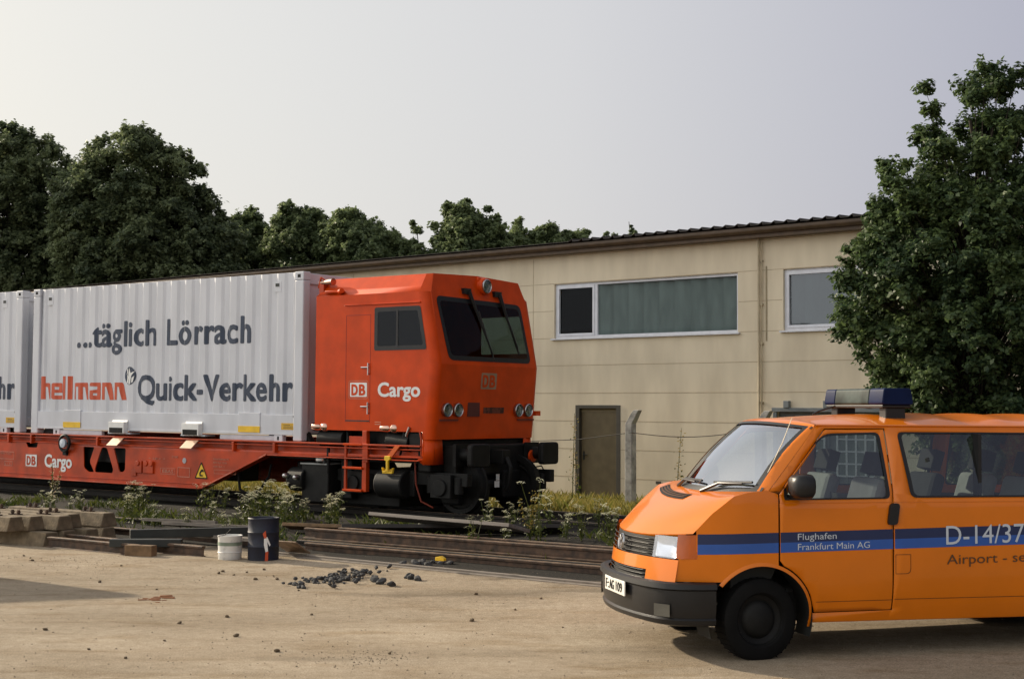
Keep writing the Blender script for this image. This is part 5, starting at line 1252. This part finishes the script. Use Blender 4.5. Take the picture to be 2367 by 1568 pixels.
# grey boards behind the stack
def board(name, u0, v0, u1, v1, z, w_, th, label, m, tilt=0, cat='board', group=None):
    a = on_ground(u0, v0, z); b = on_ground(u1, v1, z); d = b-a; L = d.length
    M = Matrix.Translation(a) @ Matrix.Rotation(math.atan2(d.y, d.x), 4, 'Z') @ Matrix.Rotation(tilt, 4, 'X')
    return tag(MB().box((0, -w_/2, 0), (L, w_/2, th)).build(name, m, None, 0, bevel=.006, M=M), label, cat, group)
M_board = mat('grey_board', (.16, .14, .125), .85, var=.25, scale=3, stretch=(.4, 8, 8), bump=.2)
board('grey_plank', 875, 1196, 1200, 1224, .36, .42, .05, 'wide grey plank lying slanted in front of the cab wheels', M_board, -.25)
board('dark_plank', 790, 1226, 1300, 1226, .25, .22, .06, 'dark plank on edge under the wide grey plank', M_raild, -.5)
board('brown_plank', 660, 1218, 870, 1226, .2, .25, .05, 'brown plank in the weeds right of the blue drum', M_woodb, -.3)
board('steel_plate', 645, 1262, 700, 1266, .14, .34, .02, 'tilted pale steel plate right of the blue drum', M_railtop, -.5, 'plate')
board('pale_plank', 390, 1235, 600, 1252, .13, .10, .05, 'pale plank lying behind the white bucket', M_wood)
board('long_plank', 380, 1213, 620, 1224, .18, .16, .05, 'long light plank in the weeds left of the drum', M_wood, -.2)
board('thin_batten', 330, 1203, 500, 1210, .2, .07, .05, 'thin pale batten furthest back in the yard edge pile', M_wood, -.1)
board('steel_beam', 255, 1262, 420, 1262, .10, .16, .10, 'dark green grey steel beam behind the front short rails', M_greyd)
board('steel_beam', 300, 1243, 590, 1236, .16, .14, .12, 'long dark steel beam between sleepers and bucket', M_greyd)
# concrete sleepers with bolts
GS = 'old concrete sleepers stacked at the left'
def sleeper(u, v, z, label, L=2.3, yaw=YW, first=[None], bolts=True):
    e = on_ground(u, v, z)
    if first[0] is None:
        t = empty('concrete_sleeper', LM(e.x, e.y, z, yaw), label, 'sleeper', GS)
        MB().prism([(-.15, 0), (.15, 0), (.095, .20), (-.095, .20)], lambda a, zz: (-L, a, zz), (L, 0, 0)).build('sleeper_body', M_conc, t, 0, bevel=.012)
        for k in (.42, .56, L-.56, L-.42):
            MB().box((-k-.03, -.05, .2), (-k+.03, .05, .215)).cyl((-k, 0, .2), (-k, 0, .27), .022, n=8).cyl((-k, 0, .23), (-k, 0, .25), .032, n=6).build('bolt', M_rail, t, 30)
        first[0] = t
    else: t = dup(first[0], LM(e.x, e.y, z, yaw), None, label)
    return t
for i, n_ in enumerate((12.22, 12.56, 12.90, 13.24)):
    a_ = -17.28-.06*(i % 2); X, Y = .8*a_+.6*n_, -.6*a_+.8*n_
    u_ = 1183+X/Y*3300; v_ = 943+CAMH*3300/Y
    sleeper(u_, v_, 0, ('concrete sleeper on the ground, nearest the yard', 'concrete sleeper on the ground, second from the yard', 'concrete sleeper on the ground, third from the yard', 'concrete sleeper on the ground, farthest from the yard')[i])
for u_, v_, lb in ((37, 1227, 'concrete sleeper of the upper row cut by the photo edge'), (84, 1225, 'concrete sleeper of the upper row, second from the photo edge'), (150, 1224, 'concrete sleeper of the upper row with rusty bolts on top'), (171, 1219, 'concrete sleeper of the upper row behind the rusty bolts'), (252, 1216, 'long pale concrete sleeper whose end sticks out farthest right')):
    sleeper(u_, v_, .203, lb)
# bucket
bp_ = on_ground(531, 1293)
bk = empty('paint_bucket', Matrix.Translation((bp_.x, bp_.y, 0)), 'dirty white bucket with a faded green band beside the blue drum', 'bucket')
MB().lathe([(.001, 0), (.14, .0), (.147, .01), (.150, .12), (.153, .29), (.158, .30), (.158, .315), (.150, .318), (.144, .30), (.140, .03), (.001, .03)], Matrix(), 28).build('bucket_body', M_bucket, bk, 40)
MB().lathe([(.1525, .19), (.1545, .235)], Matrix(), 28).build('green_band', mat('green_band', (.22, .27, .20), .6, var=.3), bk, 60)
MB().lathe([(.152, .10), (.158, .105), (.152, .112)], Matrix(), 28).build('bucket_ring', M_bucket, bk, 60)
MB().tube([(-.155, 0, .29), (-.13, -.1, .31), (-.03, -.155, .335), (.03, -.12, .40), (-.02, 0, .42), (-.1, .05, .36), (-.155, 0, .29)][:4], .005, 6).build('handle', M_raild, bk, 60)
# drum
dp = on_ground(605, 1297)
dm = empty('steel_drum', Matrix.Translation((dp.x, dp.y+.1, 0)), 'dark blue steel drum with weeds behind it', 'drum')
MB().lathe([(.001, .0), (.185, .0), (.195, .01), (.195, .18), (.202, .19), (.195, .20), (.195, .36), (.202, .37), (.195, .38), (.195, .53), (.201, .54), (.195, .552), (.185, .55), (.18, .53), (.001, .53)], Matrix(), 36).build('drum_body', M_drum, dm, 35)
def drumface(a0, z): return (.2045*math.sin(a0), -.2045*math.cos(a0), z)
for pts, m, nm in (([(.12, .36), (.30, .40), (.36, .30), (.22, .30)], M_redl, 'painted_mark'), ([(.20, .30), (.40, .32), (.62, .22), (.55, .20), (.40, .26), (.46, .14), (.30, .13), (.20, .22)], M_white, 'painted_mark'), ([(.30, .13), (.48, .14), (.46, .01), (.26, .01)], M_redl, 'painted_mark')):
    skin(pts, [], drumface, lin(0, .7, 10)).build(nm, m, dm, 60)

# ------------------------------------------------------------------ stones
def stone_mesh(seed, m):
    bm = bmesh.new(); bmesh.ops.create_icosphere(bm, subdivisions=2, radius=1)
    for v in bm.verts:
        f = 1+.45*noise.noise(v.co*1.3+Vector((seed*7.1, 0, 0)))+.18*noise.noise(v.co*3.1+Vector((0, seed*3.3, 0)))
        v.co = Vector((v.co.x*1.15, v.co.y*.9, v.co.z*.72))*f
    me = bpy.data.meshes.new('stone'); bm.to_mesh(me); bm.free(); me.materials.append(m); return me
SM = [stone_mesh(i, M_stone) for i in range(5)]; SB = [stone_mesh(i+9, M_stoneb) for i in range(3)]
def stone(x, y, s, lst, label, group, z=0):
    o = bpy.data.objects.new('stone', r.choice(lst)); col.objects.link(o)
    o.location = (x, y, z+s*.45+ground_z(x, y)); o.rotation_euler = (r.uniform(-.4, .4), r.uniform(-.4, .4), r.uniform(0, 6.28)); o.scale = (s, s, s)
    tag(o, label, 'stone', group)
for i in range(135):
    u = min(1.9, max(-1.9, r.gauss(0, .75))); c = on_ground(780+u*66, 1339-u*9+r.gauss(0, 8)*(1-abs(u)*.3))
    stone(c.x, c.y, r.uniform(.013, .034), SM, 'dark stone of the small heap on the yard', 'dark stones heaped on the yard', r.choice((0, 0, .02)))
for u, v in ((867, 1345), (905, 1355), (880, 1350), (945, 1338), (965, 1343), (950, 1340), (930, 1310), (960, 1311), (975, 1310), (990, 1313), (1000, 1309), (1020, 1311), (1040, 1312)):
    c = on_ground(u, v); stone(c.x, c.y, r.uniform(.035, .06), SM, 'larger dark stone lying right of the heap', 'dark stones right of the heap')
for u, v in ((505, 1326), (515, 1322), (540, 1330), (570, 1324), (610, 1318), (590, 1340), (640, 1340), (632, 1332), (362, 1362), (415, 1440), (525, 1425), (545, 1470), (1090, 1435), (1190, 1410), (1100, 1375), (690, 1365), (70, 1290), (55, 1285), (75, 1296), (280, 1308), (230, 1345), (205, 1500), (290, 1520), (380, 1480), (105, 1455), (900, 1510), (640, 1505), (720, 1420), (1250, 1385), (1300, 1450)):
    c = on_ground(u, v); stone(c.x, c.y, r.uniform(.010, .024), SB, 'single small brown stone scattered on the tan yard', 'brown stones scattered on the yard')
M_grit = mat('grit_stone', (.20, .155, .105), .9, var=.4, scale=30)
def grit():
    b = MB(); rg = np.random.default_rng(3)
    n = 5200; cx = rg.normal(0, 1, (24, 2))
    for i in range(n):
        if i % 5 != 0:
            u, v = rg.uniform(-60, 2430), 1288+290*rg.random()**1.3
        else:
            k = (120+i*0, 1290) if False else [(150, 1295), (320, 1430), (440, 1470), (720, 1350), (560, 1335), (850, 1520), (1030, 1540), (250, 1500), (120, 1530), (700, 1500)][i % 10]
            u, v = k[0]+rg.normal()*70, k[1]+rg.normal()*12
        if v < 1285: continue
        p = on_ground(u, v); s = .0025+.010*rg.random()**4
        a = rg.uniform(0, 6.28); q = [Vector((math.cos(a+t), math.sin(a+t), 0))*s*(.7+.6*rg.random()) for t in (0, 2.1, 4.2)]
        pz = ground_z(p.x, p.y)
        b.add([p+q[0]+Vector((0, 0, pz-.001)), p+q[1]+Vector((0, 0, pz-.001)), p+q[2]+Vector((0, 0, pz-.001)), p+Vector((0, 0, pz+s*.8))], [(0, 1, 3), (1, 2, 3), (2, 0, 3)])
    o = b.build('grit', M_grit, None, 0); tag(o, 'fine grit and crumbs scattered over the tan yard', 'grit', kind='stuff')
grit()
def chips():
    b = MB()
    for i in range(16):
        c = on_ground(362+r.gauss(0, 18), 1384+r.gauss(0, 3)); b.box((-.05, -.008, 0), (.05, .008, .012), Matrix.Translation(c) @ Matrix.Rotation(r.uniform(-.5, .6), 4, 'Z') @ Matrix.Scale(r.uniform(.5, 1.3), 4))
    tag(b.build('wood_chips', mat('red_chips', (.30, .13, .06), .8), None, 0), 'reddish wood chips scattered on the yard at left', 'chips', kind='stuff')
chips()
# an unseen wall added left of the view to cast the shadow into the yard
wl = MB().box((-7, -.1, -.05), (0, .1, 1.85)); wl.box((-7, -.13, 1.85), (.0, .13, 1.92))
wc = Vector((-7.48, 17.56, 0)); tag(wl.build('unseen_shadow_wall', M_conc2, None, 0, bevel=.01, M=Matrix.Translation(wc) @ Matrix.Rotation(math.atan2(.37, .93), 4, 'Z')), 'unseen concrete wall with a coping, added to cast a shadow left of the stacked sleepers', 'wall')
